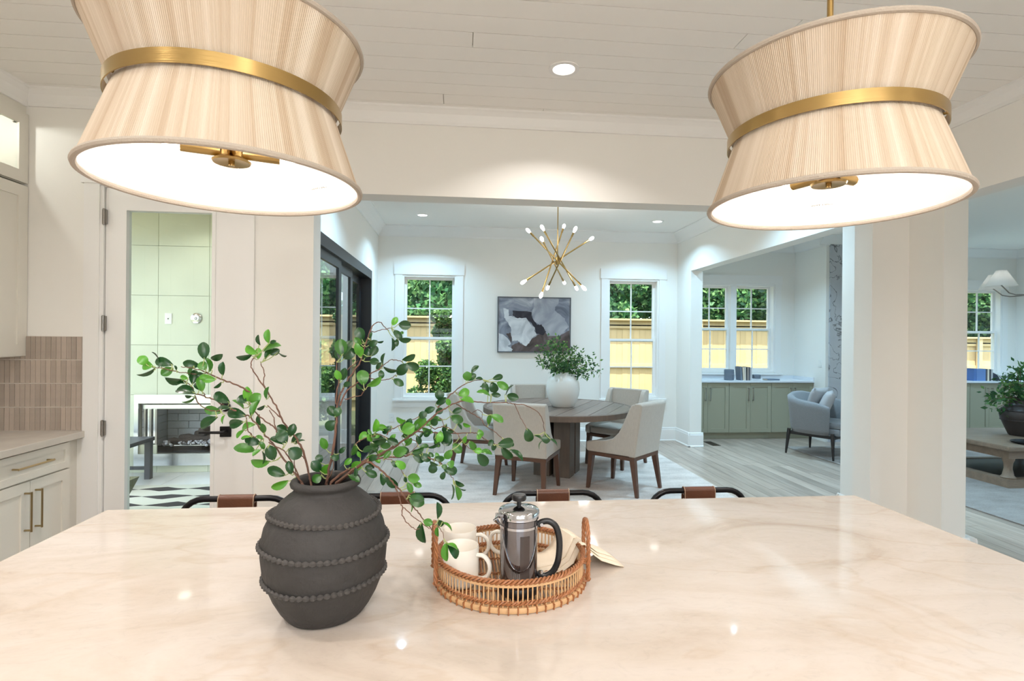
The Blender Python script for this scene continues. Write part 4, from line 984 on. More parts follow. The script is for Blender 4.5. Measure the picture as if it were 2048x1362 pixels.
patch([(430, 410), (775, 440), (790, 560), (880, 680), (960, 680), (1020, 760), (1060, 820), (990, 880), (870, 850), (830, 720), (720, 600), (640, 560), (520, 570), (430, 510)], PK, 4)
patch([(250, 380), (340, 400), (360, 520), (520, 560), (680, 560), (760, 680), (850, 740), (830, 800), (880, 870), (780, 960), (740, 1040), (675, 1100), (600, 1040), (520, 990), (420, 1000), (400, 860), (390, 740), (330, 640), (270, 560)], PW, 5)
patch([(165, 850), (250, 880), (350, 960), (400, 1060), (330, 1090), (430, 1160), (410, 1205), (165, 1205)], PW, 6)

# ================================================================ LIVING ROOM
mb = MB(); mb.box(4.65, 8.6, 3.7, 7.3, .0005, RUGZ, bev=.004); tag(mb.build('living_rug', RUG2), 'faded grey living room rug under the coffee table', 'rug')
# armchair
ax = Vector((4.42, 6.83)); ce_ = Vector((4.42+.28/2+.525/2, 6.83-.48/2+.41/2)); dr_ = Vector((.5, -.86))
t = thing('tub_armchair', (ce_.x+.0, ce_.y, RUGZ), 'grey wool tub armchair on dark legs in front of the sage cabinets', 'armchair', math.atan2(dr_.y, dr_.x)-PI/2)
def U(s):     # s -1..1 round the tub, back at 0; returns point and outward normal
    a = s*math.radians(128); x = math.sin(a); y = -math.cos(a); e = .62
    sx = math.copysign(abs(x)**e, x); sy = math.copysign(abs(y)**e, y); return Vector((sx*.335, sy*.30, 0)), Vector((x, y, 0)).normalized()
rings = []
for k in range(33):
    s = -1+k/16; p, n = U(s); h = .82-.15*abs(s)**1.4; top = p+n*.055
    ring = [p+Vector((0, 0, .30)), p+n*.02+Vector((0, 0, .36)), top+Vector((0, 0, h-.09)), top+n*.008+Vector((0, 0, h-.03)), top-n*.03+Vector((0, 0, h)), top-n*.075+Vector((0, 0, h-.02)), p-n*.045+Vector((0, 0, .48)), p-n*.05+Vector((0, 0, .30))]
    rings.append(ring)
MB().loft(rings).build('tub_back', GREYF, t, True, angle=80)
MB().box(-.27, .27, -.24, .34, .30, .385, bev=.02).build('seat_base', GREYF, t, True); o = MB().box(-.25, .25, -.22, .35, .387, .47, bev=.03).build('seat_cushion', GREYF, t, True)
mb = MB()
for q in ((-.30, .30, -.28, -.25), (-.30, .30, .27, .30), (-.30, -.27, -.25, .27), (.27, .30, -.25, .27)): mb.box(*q, .262, .30)
mb.build('wooden_frame', DARKWOOD, t)
for sx in (-1, 1):
    for sy in (-1, 1): MB().tube([(sx*.30, sy*.275, .335), (sx*.305, sy*.28, .26), (sx*.33, sy*.30, 0)], [.022, .024, .012], 10).build('leg', DARKWOOD, t, True)
def cushion(name, loc, rot, sz, label, m=PILL):
    mb = MB(); N = 10; top = []; V = {}
    for i in range(N+1):
        for j in range(N+1):
            u, v = -1+2*i/N, -1+2*j/N; pin = 1-.07*(1-u*u)*0-.10*(abs(u)*(1-v*v)*0)
            x = u*(1-.09*(1-v*v)*-0)*(1-.08*(1-abs(v)**2)*abs(u)**3); y = v*(1-.08*(1-abs(u)**2)*abs(v)**3); h = .34*(1-u**4)**.6*(1-v**4)**.6
            for sgn in (1, -1):
                if sgn == -1 and (i in (0, N) or j in (0, N)): V[i, j, -1] = V[i, j, 1]
                else: V[i, j, sgn] = mb.bm.verts.new((x*sz/2, y*sz/2, sgn*h*sz/2))
    for i in range(N):
        for j in range(N):
            for sgn in (1, -1):
                q = [V[i, j, sgn], V[i+1, j, sgn], V[i+1, j+1, sgn], V[i, j+1, sgn]]; mb.bm.faces.new(q if sgn > 0 else q[::-1])
    o = mb.build(name, m, None, True, angle=180); o.location = loc; o.rotation_euler = rot; return tag(o, label, 'cushion')
R2 = t.rotation_euler.z; base_ = Vector((ce_.x, ce_.y, RUGZ))
def loc_(x, y, z): return base_+Matrix.Rotation(R2, 3, 'Z') @ Vector((x, y, z))
cushion('throw_cushion', loc_(-.09, -.10, .69), (math.radians(72), 0, R2), .42, 'taupe cushion leaning on the tub armchair back')
cushion('throw_cushion', loc_(.10, .10, .68), (math.radians(66), .0, R2+.45), .40, 'pale grey cushion propped in front of the taupe one')
# coffee table
t = thing('coffee_table', (5.62, 5.02, RUGZ), 'worn oak coffee table with turned legs on a plinth', 'coffee table')
CW, CD = 1.45, 1.18
B('tabletop', COFFEEW, (0, CW, 0, CD, .385, .438), t, .012); B('apron', COFFEEW, (.06, CW-.06, .06, CD-.06, .30, .383), t)
mb = MB()
for q in ((.04, CW-.04, .04, .15), (.04, CW-.04, CD-.15, CD-.04), (.04, .15, .15, CD-.15), (CW-.15, CW-.04, .15, CD-.15)): mb.box(*q, 0, .085)
mb.build('plinth', COFFEEW, t); B('lower_shelf', DARKWOOD, (.15, CW-.15, .15, CD-.15, .05, .08), t)
for x in (.11, CW-.11):
    for y in (.11, CD-.11): MB().lathe([(.062, .085), (.066, .1), (.05, .12), (.036, .19), (.04, .25), (.052, .28), (.055, .3)], 20, x, y).build('turned_leg', COFFEEW, t, True)
# dark vase
t = thing('ribbed_vase', (6.46, 5.64, RUGZ+.438), 'dark brown banded vase on the coffee table at the right edge', 'vase')
DV = mat('dark_brown_pottery', srgb(58, 50, 48), .4, bump=.2, bscale=30)
MB().lathe([(.02, .004), (.105, 0), (.115, .01), (.155, .11), (.188, .2), (.196, .25), (.178, .31), (.128, .35), (.112, .37), (.108, .41), (.124, .425), (.124, .435), (.1, .435), (.095, .37), (.15, .3), (.165, .2), (.08, .02)], 48).build('body', DV, t, True)
for z, r in ((.18, .183), (.29, .187)): MB().tube([(r*math.cos(k*PI/90), r*math.sin(k*PI/90), z) for k in range(180)], [.0055+.002*(k % 3 == 0) for k in range(180)], 6, closed=True).build('rope_band', DV, t, True)
tips = [at(x, y, 5.64+dy) for x, y, dy in ((1978, 790, 0), (1982, 803, -.1), (1990, 818, .05), (1998, 752, 0), (2015, 748, .1), (2032, 738, 0), (2040, 735, -.1), (2048, 760, .1), (2005, 775, -.1), (2060, 740, 0), (2075, 755, .1), (1996, 785, .15), (2020, 765, -.15), (2090, 780, 0), (2040, 770, .2))]
sprig_bunch('vase_branches', 'leafy branches spreading from the dark vase at the right edge', (6.46, 5.64, RUGZ+.438+.40), [tuple(p) for p in tips], FINEF, .062, 34, 8, .004)
t = thing('round_tray', (6.05, 5.15, RUGZ+.438), 'dark round tray on the near corner of the oak coffee table', 'tray')
MB().lathe([(.02, .003), (.17, .0), (.185, .02), (.19, .02), (.18, -.0), (.17, -.0)], 40, 0, 0, .001).build('dish', BLACKM, t, True); 
# living chandelier
HB = Vector((6.45, 5.47, 0))
t = thing('shaded_chandelier', (HB.x, HB.y, DZ-.001), 'chandelier with small white cone shades on thin dark arms', 'chandelier')
MB().lathe([(.06, -.02), (.06, 0)], 24).build('canopy', NICKEL, t, True); MB().tube([(0, 0, -.02), (0, 0, -1.06)], .007, 10).build('stem', NICKEL, t, True); MB().lathe([(.02, -1.09), (.03, -1.07), (.03, -1.03), (.015, -1.0)], 16).build('hub', NICKEL, t, True)
for k in range(5):
    a = math.radians(138.6-36+72*k+2); c, s = math.cos(a), math.sin(a); r = .42
    arm = MB().tube([(0, 0, -1.05), (.6*r*c, .6*r*s, -1.06), (.78*r*c, .78*r*s, -1.04), (r*c, r*s, -.955)], .0065, 8).build('arm', NICKEL, t, True)
    MB().lathe([(.142, -.965), (.138, -.955), (.05, -.795), (.048, -.79)], 36, r*c, r*s, 0, cap0=False, cap1=False).build('lamp_shade', WSHADE, arm, True)
    MB().tube([(r*c, r*s, -.955), (r*c, r*s, -.90)], .01, 10).build('candle_tube', COOLW, arm, True)
    MB().tube([(r*c, r*s, -.90), (r*c, r*s, -.885), (r*c, r*s, -.86), (r*c, r*s, -.845)], [.006, .014, .012, .003], 10).build('bulb', BULB, arm, True)
# things on the niche counters
def ribbed(name, p, r, h, rz, label, cat, m):
    t = thing(name, p, label, cat, rz); prof = [(r*.5, .002), (r*.9, 0)]
    nb = max(3, int(h/.022))
    for k in range(nb*4+1): prof.append((r*(.97+.06*(k % 4 in (1, 2))), .004+(h-.004)*k/(nb*4)))
    prof += [(r*.85, h), (r*.85, .02), (r*.4, .012)]
    MB().lathe(prof, 32).build('body', m, t, True); return t
CZ = .905
SLG = mat('slate_blue_ceramic', srgb(112, 122, 136), .6); 
b0 = at(1458, 757, 8.08); ribbed('ribbed_pot', (b0.x, 8.08, CZ), .073, .165, 0, 'ribbed blue grey pot left of the books on the white counter', 'pot', SLG)
def book(x, y, z, w, h, d, tilt, m, label, name='book', lay=False):
    t = thing(name, (x, y, z), label, 'book'); 
    if lay: t.rotation_euler = (0, PI/2, 0)
    else: t.rotation_euler = (0, tilt, 0)
    mb = MB(); mb.box(-w/2, -w/2+.003, 0, d, 0, h); mb.box(w/2-.003, w/2, 0, d, 0, h); mb.box(-w/2+.003, w/2-.003, 0, .003, 0, h); mb.build('cover', m, t)
    B('page_block', CLOTH, (-w/2+.003, w/2-.003, .003, d-.004, .004, h-.004), t); return t
bx = at(1478, 757, 8.08).x
BK = [('slate blue book leaning left beside the ribbed pot', .03, .215, SLG, .10), ('off white book at the left of the upright row', .022, .20, CLOTH, .06), ('cream book second in the upright row', .02, .205, mat('cream_cover', srgb(222, 214, 204), .7), .03),
      ('thin dark spined book in the upright row', .018, .2, mat('charcoal_cover', srgb(64, 62, 66), .6), 0), ('taupe book in the middle of the upright row', .024, .21, mat('taupe_cover', srgb(158, 146, 138), .7), 0), ('dark grey book with pale edge in the row', .02, .205, mat('grey_cover', srgb(88, 88, 96), .6), 0), ('pale grey book ending the upright row', .026, .2, mat('pale_cover', srgb(188, 186, 188), .7), 0)]
x = bx
for lab, wd_, hh, m_, tl in BK:
    book(x, 7.99, CZ, wd_, hh, .15, -tl, m_, lab); x += wd_+.002
book(at(1518, 757, 8.05).x+.1, 7.98, CZ+.012, .022, .20, .15, 0, SLG, 'flat slate book lying under the ribbed bowl', lay=True)
b1 = at(1513, 750, 8.05); ribbed('ribbed_bowl', (b1.x, 8.05, CZ+.024), .062, .062, 0, 'small ribbed grey bowl on the flat book', 'bowl', SLG)
bx = at(1937, 757, 8.08).x
x = bx
for lab, wd_, hh, m_ in (('bright blue book by the kitchen pillar in the right niche', .05, .20, mat('blue_cover', srgb(82, 116, 176), .6)), ('second blue book beside the pillar in the right niche', .16, .195, mat('blue_cover2', srgb(104, 136, 190), .6)), ('grey spined book in the right niche row', .03, .19, mat('grey_cover', srgb(88, 88, 96), .6)), ('white spined book in the right niche row', .03, .195, CLOTH), ('charcoal book in the right niche row', .03, .19, mat('charcoal_cover', srgb(64, 62, 66), .6)), ('last pale grey book of the right niche row', .03, .19, mat('pale_cover', srgb(188, 186, 188), .7))):
    book(x+wd_/2, 7.99, CZ, wd_, hh, .15, 0, m_, lab); x += wd_+.002
t = thing('bookend_sculpture', (x+.08, 8.06, CZ), 'dark navy faceted bookend at the end of the right niche books', 'bookend')
MB().loft([[Vector((-.075, -.05, 0)), Vector((.085, -.05, 0)), Vector((.085, .05, 0)), Vector((-.075, .05, 0))], [Vector((-.07, -.04, .09)), Vector((.03, -.04, .10)), Vector((.03, .04, .10)), Vector((-.07, .04, .09))], [Vector((-.03, -.01, .13)), Vector((-.01, -.01, .13)), Vector((-.01, .01, .13)), Vector((-.03, .01, .13))]]).build('block', mat('navy_stone', srgb(34, 40, 56), .4), t)

# unseen bar chandelier added behind the camera as fill light for the room
t = thing('added_bar_chandelier', (.4, -.9, KZ-.001), 'added brass bar chandelier with three lit bulbs behind the viewer, out of the picture', 'chandelier')
MB().lathe([(.06, -.02), (.06, 0)], 24).build('canopy', BRASS, t, True); MB().tube([(0, 0, -.02), (0, 0, -.7)], .007, 10).build('stem', BRASS, t, True)
MB().tube([(-.7, 0, -.7), (.7, 0, -.7)], .01, 10).build('crossbar', BRASS, t, True)
for k in range(3):
    x = -.65+.65*k; MB().tube([(x, 0, -.7), (x, 0, -.76)], .012, 10).build('socket', BRASS, t, True)
    l = bpy.data.lights.new('rear_fill_light', 'POINT'); l.energy = REAR_FILL; l.color = WARM; l.shadow_soft_size = .09; lo = bpy.data.objects.new('rear_fill_light', l); C.objects.link(lo); lo.location = (.4+x, -.9, KZ-.85)
    o = MB().lathe([(.008, -.76), (.022, -.785), (.032, -.82), (.03, -.85), (.012, -.872)], 16, x).build('bulb', BULB, t, True)
# ================================================================ DARK VASE ON THE ISLAND
VB = Vector((-.283, 1.188, .9155))
t = thing('clay_vase', VB, 'large dark grey clay vase with rope bands on the island', 'vase')
wob = lambda a, z: 1+.008*math.sin(3*a+z*20)+.005*math.sin(7*a+2)
prof = [(r*.895, z) for r, z in [(.02, .006), (.082, 0), (.09, .004), (.103, .02), (.118, .045), (.131, .075), (.139, .105), (.1425, .135), (.1415, .165), (.135, .192), (.122, .217), (.104, .238), (.086, .252), (.076, .258), (.072, .264), (.072, .268), (.079, .272), (.081, .278), (.078, .284), (.071, .286), (.064, .283), (.062, .27), (.08, .25), (.12, .2), (.125, .12), (.08, .02), (.02, .012)]]
MB().lathe(prof, 72, fn=wob).build('body', CLAY, t, True, angle=60)
for z, r, nm in ((.216, .1105, 0), (.155, .1276, 1), (.087, .1213, 2)):
    N = 72*5; pts = []; rr = []
    for k in range(N):
        a = 2*PI*k/N; q = r*wob(a, z)+.0015; pts.append((q*math.cos(a), q*math.sin(a), z+.003*math.sin(a*2+nm))); rr.append(.0026+.0036*abs(math.sin(30*a)))
    MB().tube(pts, rr, 6, closed=True).build('rope_band', CLAY2, t, True)

# ---------------------------------------------------------------- branches, from crops of the photograph
CROPS = {1: (270, 640, 5.448), 2: (450, 640, 3.891), 3: (640, 620, 4.863), 4: (640, 780, 6.192), 5: (800, 720, 5.675), 6: (760, 880, 5.45)}
def px(c, x, y): o = CROPS[c]; return (o[0]+x/o[2], o[1]+y/o[2])
# (stem, crop, points, start depth, end depth, start radius, end radius)
BR = [
 ('A', [(2, 600, 1270), (2, 540, 1190), (2, 440, 1060), (2, 370, 960), (2, 300, 880), (2, 240, 800), (2, 190, 750), (2, 155, 745)], 1.19, 1.16, 2.0, 1.5),
 ('A', [(2, 300, 930), (2, 215, 900), (2, 175, 850), (1, 1215, 1060)], 1.17, 1.15, 1.4, 1.0),
 ('A', [(2, 600, 1280), (2, 530, 1130), (2, 480, 1040), (2, 420, 1000), (2, 340, 950)], 1.19, 1.17, 1.6, 1.3),
 ('A', [(1, 1110, 990), (1, 960, 930), (1, 870, 870), (1, 800, 850), (1, 740, 825), (1, 655, 800), (1, 625, 740), (1, 580, 690), (1, 530, 655)], 1.16, 1.12, 1.7, .8),
 ('A', [(1, 655, 820), (1, 690, 900), (1, 760, 960), (1, 850, 990), (1, 950, 975)], 1.14, 1.13, 1.0, 1.2),
 ('A', [(1, 770, 845), (1, 760, 810), (1, 735, 790)], 1.14, 1.13, .9, .7),
 ('A', [(2, 410, 880), (2, 380, 830), (2, 330, 800), (2, 250, 730), (2, 190, 640)], 1.19, 1.17, 1.6, 1.3),
 ('A', [(1, 1270, 800), (1, 1200, 755), (1, 1100, 705), (1, 1000, 670), (1, 880, 620), (1, 800, 580), (1, 720, 550), (1, 620, 525), (1, 500, 508)], 1.17, 1.10, 1.9, .8),
 ('A', [(1, 800, 575), (1, 690, 590), (1, 580, 580), (1, 500, 570), (1, 420, 550), (1, 300, 530), (1, 195, 500)], 1.13, 1.09, 1.1, .7),
 ('B', [(2, 665, 1260), (2, 650, 1190), (2, 610, 1020), (2, 560, 930), (2, 490, 845), (2, 430, 740), (2, 380, 640), (2, 310, 530), (2, 250, 440), (2, 205, 365), (2, 210, 310), (2, 230, 290)], 1.22, 1.27, 2.6, 1.0),
 ('B', [(2, 310, 530), (2, 300, 480), (2, 308, 420), (2, 290, 370), (2, 275, 325)], 1.25, 1.28, 1.4, .9),
 ('B', [(2, 445, 775), (2, 380, 710), (2, 330, 665)], 1.23, 1.25, 1.5, 1.1),
 ('B', [(2, 400, 850), (2, 382, 800), (2, 375, 750), (2, 345, 700)], 1.22, 1.22, 1.2, 1.0),
 ('B', [(2, 620, 1080), (2, 580, 1040), (2, 550, 1010)], 1.22, 1.2, 1.2, .8),
 ('B', [(2, 570, 1230), (2, 540, 1130), (2, 535, 1075)], 1.2, 1.18, 1.2, .9),
 ('C', [(2, 790, 1260), (2, 820, 1120), (2, 850, 950), (2, 865, 820), (2, 870, 720), (3, 165, 950), (3, 185, 850), (3, 210, 790), (3, 270, 690), (3, 340, 575), (3, 400, 480), (3, 425, 370), (3, 465, 270), (3, 500, 180), (3, 530, 135), (3, 580, 120), (3, 620, 155), (3, 670, 205)], 1.22, 1.30, 3.0, .9),
 ('C', [(3, 505, 212), (3, 560, 205), (3, 650, 182), (3, 700, 175)], 1.28, 1.3, 1.0, .7),
 ('C', [(3, 150, 920), (3, 160, 800), (3, 180, 700), (3, 165, 580), (3, 160, 490)], 1.24, 1.25, 1.8, .8),
 ('C', [(3, 240, 870), (3, 290, 860), (3, 335, 840), (3, 400, 825), (3, 440, 755)], 1.24, 1.22, 1.4, .8),
 ('C', [(3, 190, 930), (3, 250, 800), (3, 310, 745), (3, 380, 700), (3, 470, 630), (3, 545, 595), (3, 610, 545), (3, 660, 500), (3, 700, 482), (3, 760, 492), (3, 810, 512)], 1.24, 1.30, 2.0, .8),
 ('C', [(3, 470, 650), (3, 520, 670), (3, 580, 680), (3, 650, 678), (3, 710, 650), (3, 740, 630)], 1.26, 1.29, 1.2, .8),
 ('C', [(3, 260, 580), (3, 320, 535), (3, 370, 490)], 1.26, 1.27, 1.1, .8),
 ('C', [(4, 60, 1170), (4, 120, 1060), (4, 170, 940), (4, 140, 800)], 1.21, 1.2, 1.4, .9),
 ('D', [(4, 130, 1150), (4, 300, 1010), (4, 500, 900), (4, 700, 815), (4, 900, 710), (4, 1040, 615), (4, 1200, 500), (4, 1350, 370), (4, 1480, 260), (5, 430, 530), (5, 500, 480), (5, 560, 410), (5, 650, 330), (5, 750, 265), (5, 850, 230), (5, 960, 225)], 1.21, 1.34, 3.0, .9),
 ('D', [(4, 220, 1150), (4, 420, 960), (4, 640, 870), (4, 860, 745), (5, 60, 900), (5, 200, 800), (5, 330, 690), (5, 430, 600), (5, 520, 545), (5, 620, 490), (5, 760, 460), (5, 920, 480), (5, 1060, 483), (5, 1200, 485), (5, 1300, 500), (5, 1400, 505), (5, 1500, 550), (5, 1580, 610), (5, 1620, 690), (5, 1635, 790), (5, 1648, 830)], 1.22, 1.32, 2.6, .7),
 ('D', [(5, 1300, 500), (5, 1345, 590), (5, 1365, 650), (5, 1400, 710), (5, 1440, 780)], 1.3, 1.29, 1.0, .8),
 ('D', [(5, 640, 500), (5, 720, 550), (5, 800, 600), (5, 870, 640), (5, 930, 680), (5, 960, 740), (5, 1040, 790), (5, 1100, 835), (5, 1170, 890)], 1.28, 1.3, 1.4, .8),
 ('D', [(5, 820, 600), (5, 880, 572), (5, 930, 600), (5, 925, 665)], 1.28, 1.29, .9, .7),
 ('D', [(5, 180, 810), (5, 300, 820), (5, 450, 830), (5, 620, 830), (5, 800, 830), (5, 870, 830), (5, 940, 880), (5, 1000, 920), (5, 1100, 965)], 1.26, 1.27, 1.7, .9),
 ('D', [(5, 320, 740), (5, 400, 780), (5, 480, 755), (5, 560, 775), (5, 640, 830), (5, 690, 900), (5, 760, 980), (5, 840, 1020)], 1.25, 1.24, 1.2, .8),
 ('D', [(5, 450, 660), (5, 480, 680), (5, 495, 760)], 1.26, 1.25, 1.0, .8),
 ('D', [(4, 430, 690), (4, 520, 610), (4, 640, 570), (4, 740, 550), (4, 850, 600), (4, 930, 680)], 1.2, 1.22, 1.3, 1.0),
 ('D', [(4, 820, 560), (4, 880, 490), (4, 1000, 430), (4, 1130, 370), (4, 1300, 300)], 1.22, 1.25, 1.2, .8),
 ('E', [(4, 230, 1140), (4, 420, 1000), (4, 600, 880), (4, 800, 840), (4, 1000, 830), (4, 1120, 800), (4, 1300, 820), (4, 1420, 870), (4, 1510, 910), (5, 450, 1160), (5, 520, 1230), (5, 590, 1330), (6, 800, 440)], 1.19, 1.12, 2.2, .7),
 ('E', [(5, 70, 1090), (5, 200, 960), (5, 130, 900)], 1.16, 1.17, .9, .8),
 ('F', [(4, 200, 1150), (4, 400, 990), (4, 560, 900), (4, 640, 905), (4, 750, 990), (4, 850, 1080), (4, 930, 1190), (6, 210, 530), (6, 280, 640), (6, 370, 740), (6, 430, 810), (6, 480, 870), (6, 560, 970), (6, 590, 1040), (6, 600, 1110)], 1.18, 1.10, 2.6, .8),
 ('F', [(6, 165, 510), (6, 205, 600), (6, 225, 680), (6, 245, 735), (6, 238, 800), (6, 270, 870), (6, 320, 925), (6, 375, 965), (6, 430, 968)], 1.13, 1.09, 1.5, .8),
 ('F', [(6, 245, 735), (6, 320, 790), (6, 345, 825), (6, 400, 865), (6, 450, 900), (6, 540, 970)], 1.12, 1.1, 1.1, .8),
 ('F', [(6, 540, 905), (6, 600, 920), (6, 640, 950), (6, 680, 1010), (6, 700, 1090)], 1.11, 1.1, 1.0, .7),
 ('F', [(6, 40, 210), (6, 120, 210), (6, 190, 280), (6, 260, 370)], 1.15, 1.14, 1.0, .8),
]
LEAVES = {
1: [(130,490,55,405,85),(185,500,80,490,85),(225,540,45,605,25),(405,485,230,440,85),(415,520,300,590,80),(290,520,230,360,15),(455,550,435,500,18),(705,500,540,470,75),(755,430,745,260,95),(840,555,785,410,50),(815,440,930,395,60),(775,540,710,470,80),(950,610,950,475,60),(640,500,590,600,35),(530,660,340,640,70),(625,700,650,560,80),(580,640,500,620,45),(560,690,460,685,30),(650,790,465,750,85),(620,830,550,830,30),(735,785,700,640,70),(700,760,660,690,50),(800,600,710,630,45),(880,650,740,640,70),(750,590,680,590,40),(945,680,870,740,30),(660,850,530,900,25),(1030,900,880,810,90),(1040,950,900,975,45),(940,1010,770,970,80),(895,1055,730,1160,80),(975,1035,950,1120,20),(1195,960,1080,875,40),(1200,1040,1015,1000,95),(1180,1110,1040,1140,85),(1185,1195,1110,1275,35),(1215,1280,1160,1290,30),(1235,900,1220,750,75),(1210,900,1130,840,80),(1240,900,1350,820,90),(1295,1130,1165,1170,55),(1285,390,1125,420,50),(1325,370,1210,300,70),(1270,1040,1320,900,60)],
2: [(265,200,250,125,25),(260,305,260,225,40),(335,185,330,85,40),(345,180,390,165,25),(285,240,410,195,38),(345,270,415,235,45),(305,300,370,220,40),(410,255,470,280,8),(320,620,335,530,25),(190,760,250,640,40),(270,830,255,745,30),(310,880,290,815,35),(310,665,255,695,25),(480,955,420,870,75),(485,870,415,830,55),(500,910,535,820,55),(515,955,585,890,45),(460,965,365,920,45),(535,960,610,930,12),(495,1000,580,1060,85),(275,960,165,930,60),(300,920,240,905,25),(200,905,130,920,20),(240,1010,90,990,60),(280,1005,220,1050,25),(350,1105,215,1105,55),(380,1095,345,990,70),(515,1205,495,1110,50),(470,1210,345,1160,65),(495,1255,375,1305,50),(310,1010,280,955,30),(295,1020,300,1110,10),(745,1115,725,1055,50),(745,1180,685,1110,65),(750,1200,800,1140,50),(750,1210,690,1250,60),(790,1010,755,930,50),(820,1080,880,1060,50),(860,785,795,845,70),(855,750,815,680,60),(855,755,890,690,50)],
3: [(210,450,200,300,100),(215,440,300,310,70),(230,480,320,390,90),(415,300,370,185,85),(405,340,345,280,50),(410,320,490,295,40),(465,350,545,310,55),(375,450,360,340,55),(390,460,400,370,50),(430,480,470,380,50),(495,450,545,360,65),(475,500,560,500,60),(545,310,610,305,18),(700,150,745,80,50),(760,140,870,150,80),(715,190,785,270,55),(780,215,810,225,25),(760,290,870,290,45),(715,270,715,385,40),(750,275,745,345,35),(490,280,500,220,25),(600,530,615,430,30),(545,580,600,520,50),(605,565,735,600,40),(590,580,600,655,50),(800,495,915,450,50),(835,520,950,565,75),(745,640,830,545,85),(710,670,800,725,60),(425,730,410,595,100),(455,750,580,670,50),(415,775,355,730,30),(180,490,160,380,25),(215,690,240,580,60),(200,690,160,600,55),(225,740,285,710,45)],
4: [(670,530,700,385,65),(670,525,810,465,30),(640,560,600,495,35),(800,600,640,610,70),(650,660,810,630,60),(600,800,720,690,70),(740,690,860,690,70),(700,820,790,760,70),(590,870,690,830,60),(500,840,470,770,40),(1030,530,1040,385,70),(1070,470,1120,370,70),(1010,520,1150,450,130),(1010,570,1110,560,60),(1150,480,1290,370,100),(1380,440,1440,370,80),(1215,340,1310,290,80),(1280,280,1400,230,70),(1430,290,1510,240,70),(1480,130,1480,15,100),(1430,180,1550,110,70),(1200,560,1235,660,60),(1130,780,1270,730,60),(1330,725,1470,660,40),(1420,600,1470,690,45),(1490,600,1610,570,130),(1150,810,1290,860,100),(890,790,1050,750,110),(1000,700,1090,780,70),(930,880,1050,960,80),(880,880,960,940,60),(1345,770,1400,820,40),(1410,850,1530,850,60),(1400,910,1400,1020,90),(365,960,505,930,100),(560,1010,690,1060,80),(550,970,640,960,70),(760,1030,790,1165,60),(810,1060,940,1190,90),(1080,1080,1215,1100,100),(1060,1060,1060,1140,35),(1080,1140,1130,1260,60),(1150,1150,1245,1190,60),(1100,1300,1265,1350,90),(1060,700,1130,610,50),(230,790,300,720,50),(130,820,225,850,60),(640,650,600,560,40),(520,760,640,720,60),(860,640,920,560,50),(300,930,380,860,60)],
5: [(805,145,880,70,45),(770,240,760,145,90),(750,230,850,170,70),(850,205,930,210,30),(1050,215,1155,185,60),(1095,245,1215,320,75),(1040,250,1080,360,90),(1000,380,950,270,70),(1040,395,900,350,40),(1030,390,1130,400,50),(980,240,915,300,20),(1190,395,1265,290,8),(1210,400,1330,430,80),(665,400,775,350,85),(680,430,820,460,50),(560,520,540,450,50),(590,600,690,560,60),(570,640,700,690,90),(650,720,700,780,30),(1030,620,1160,690,65),(1000,740,1030,630,50),(800,760,720,730,35),(450,900,580,920,110),(395,890,440,980,50),(600,950,685,1040,85),(590,1020,520,1110,75),(790,920,850,1010,65),(840,1030,920,1030,60),(910,1030,1040,1050,55),(880,1060,980,1180,100),(1110,960,1270,930,100),(1060,960,1010,930,70),(1040,970,1080,1010,60),(1150,990,1260,1110,80),(1250,1000,1390,1110,45),(1240,940,1290,970,40),(1440,780,1475,920,95),(1650,830,1665,935,85),(1525,850,1610,895,25),(1700,890,1780,965,20),(1610,900,1570,995,15),(890,790,930,860,60),(870,850,910,890,50),(750,860,720,940,45),(370,1165,370,1275,80),(540,1170,610,1190,75),(505,1250,640,1260,90),(470,1200,530,1220,50),(390,1110,490,1130,60)],
6: [(810,450,900,500,45),(825,500,860,640,55),(800,480,795,630,12),(870,530,930,545,6),(640,865,635,700,60),(630,875,680,930,60),(680,890,780,970,25),(620,940,620,1045,40),(440,910,465,1110,85),(470,880,560,910,70),(715,1110,715,1300,75),(735,1120,845,1175,35),(750,1140,850,1270,80),(310,620,460,690,110),(345,680,345,770,15)]}
STEMS = {'A': 'low leafy branch reaching left across the glazed door', 'B': 'leafy branch rising up and left from the dark vase', 'C': 'upright leafy branch in front of the black sliding door',
         'D': 'longest leafy branch arching right towards the dining chairs', 'E': 'leafy branch leaning right low over the stool backs', 'F': 'drooping leafy branch hanging over the rattan tray'}
def leaf_mesh(fold, curl):
    V = []; F = []; rows = [(-.5, .0), (-.42, .16), (-.28, .34), (-.1, .47), (.1, .5), (.27, .44), (.4, .28), (.47, .13), (.5, 0)]
    idx = []
    for y, w in rows:
        z = -curl*(y*y)*4; r = []
        for s in ((0,) if w == 0 else (-1, -.5, 0, .5, 1)):
            r.append(len(V)); V.append((s*w, y+.5, z+fold*abs(s)*w+(-.02 if s == 0 else 0)))
        idx.append(r)
    for a, b in zip(idx, idx[1:]):
        if len(a) == 1:
            for i in range(4): F.append((a[0], b[i+1], b[i]))
        elif len(b) == 1:
            for i in range(4): F.append((a[i], a[i+1], b[0]))
        else:
            for i in range(4): F.append((a[i], a[i+1], b[i+1], b[i]))
    me = bpy.data.meshes.new('leaf'); me.from_pydata(V, [], F); me.materials.append(LEAF); me.polygons.foreach_set('use_smooth', [True]*len(me.polygons)); me.update(); return me
LM = [leaf_mesh(.18, .10), leaf_mesh(.10, .16), leaf_mesh(.26, .06)]
rl = random.Random(21)
TWIG = mat('green_twig', srgb(150, 162, 104), .5)
roots = {}; samples = []; twigs = {}
for key, lab in STEMS.items():
    roots[key] = thing('leafy_branch', VB+Vector((0, 0, .25)), lab, 'branch'); twigs[key] = MB()
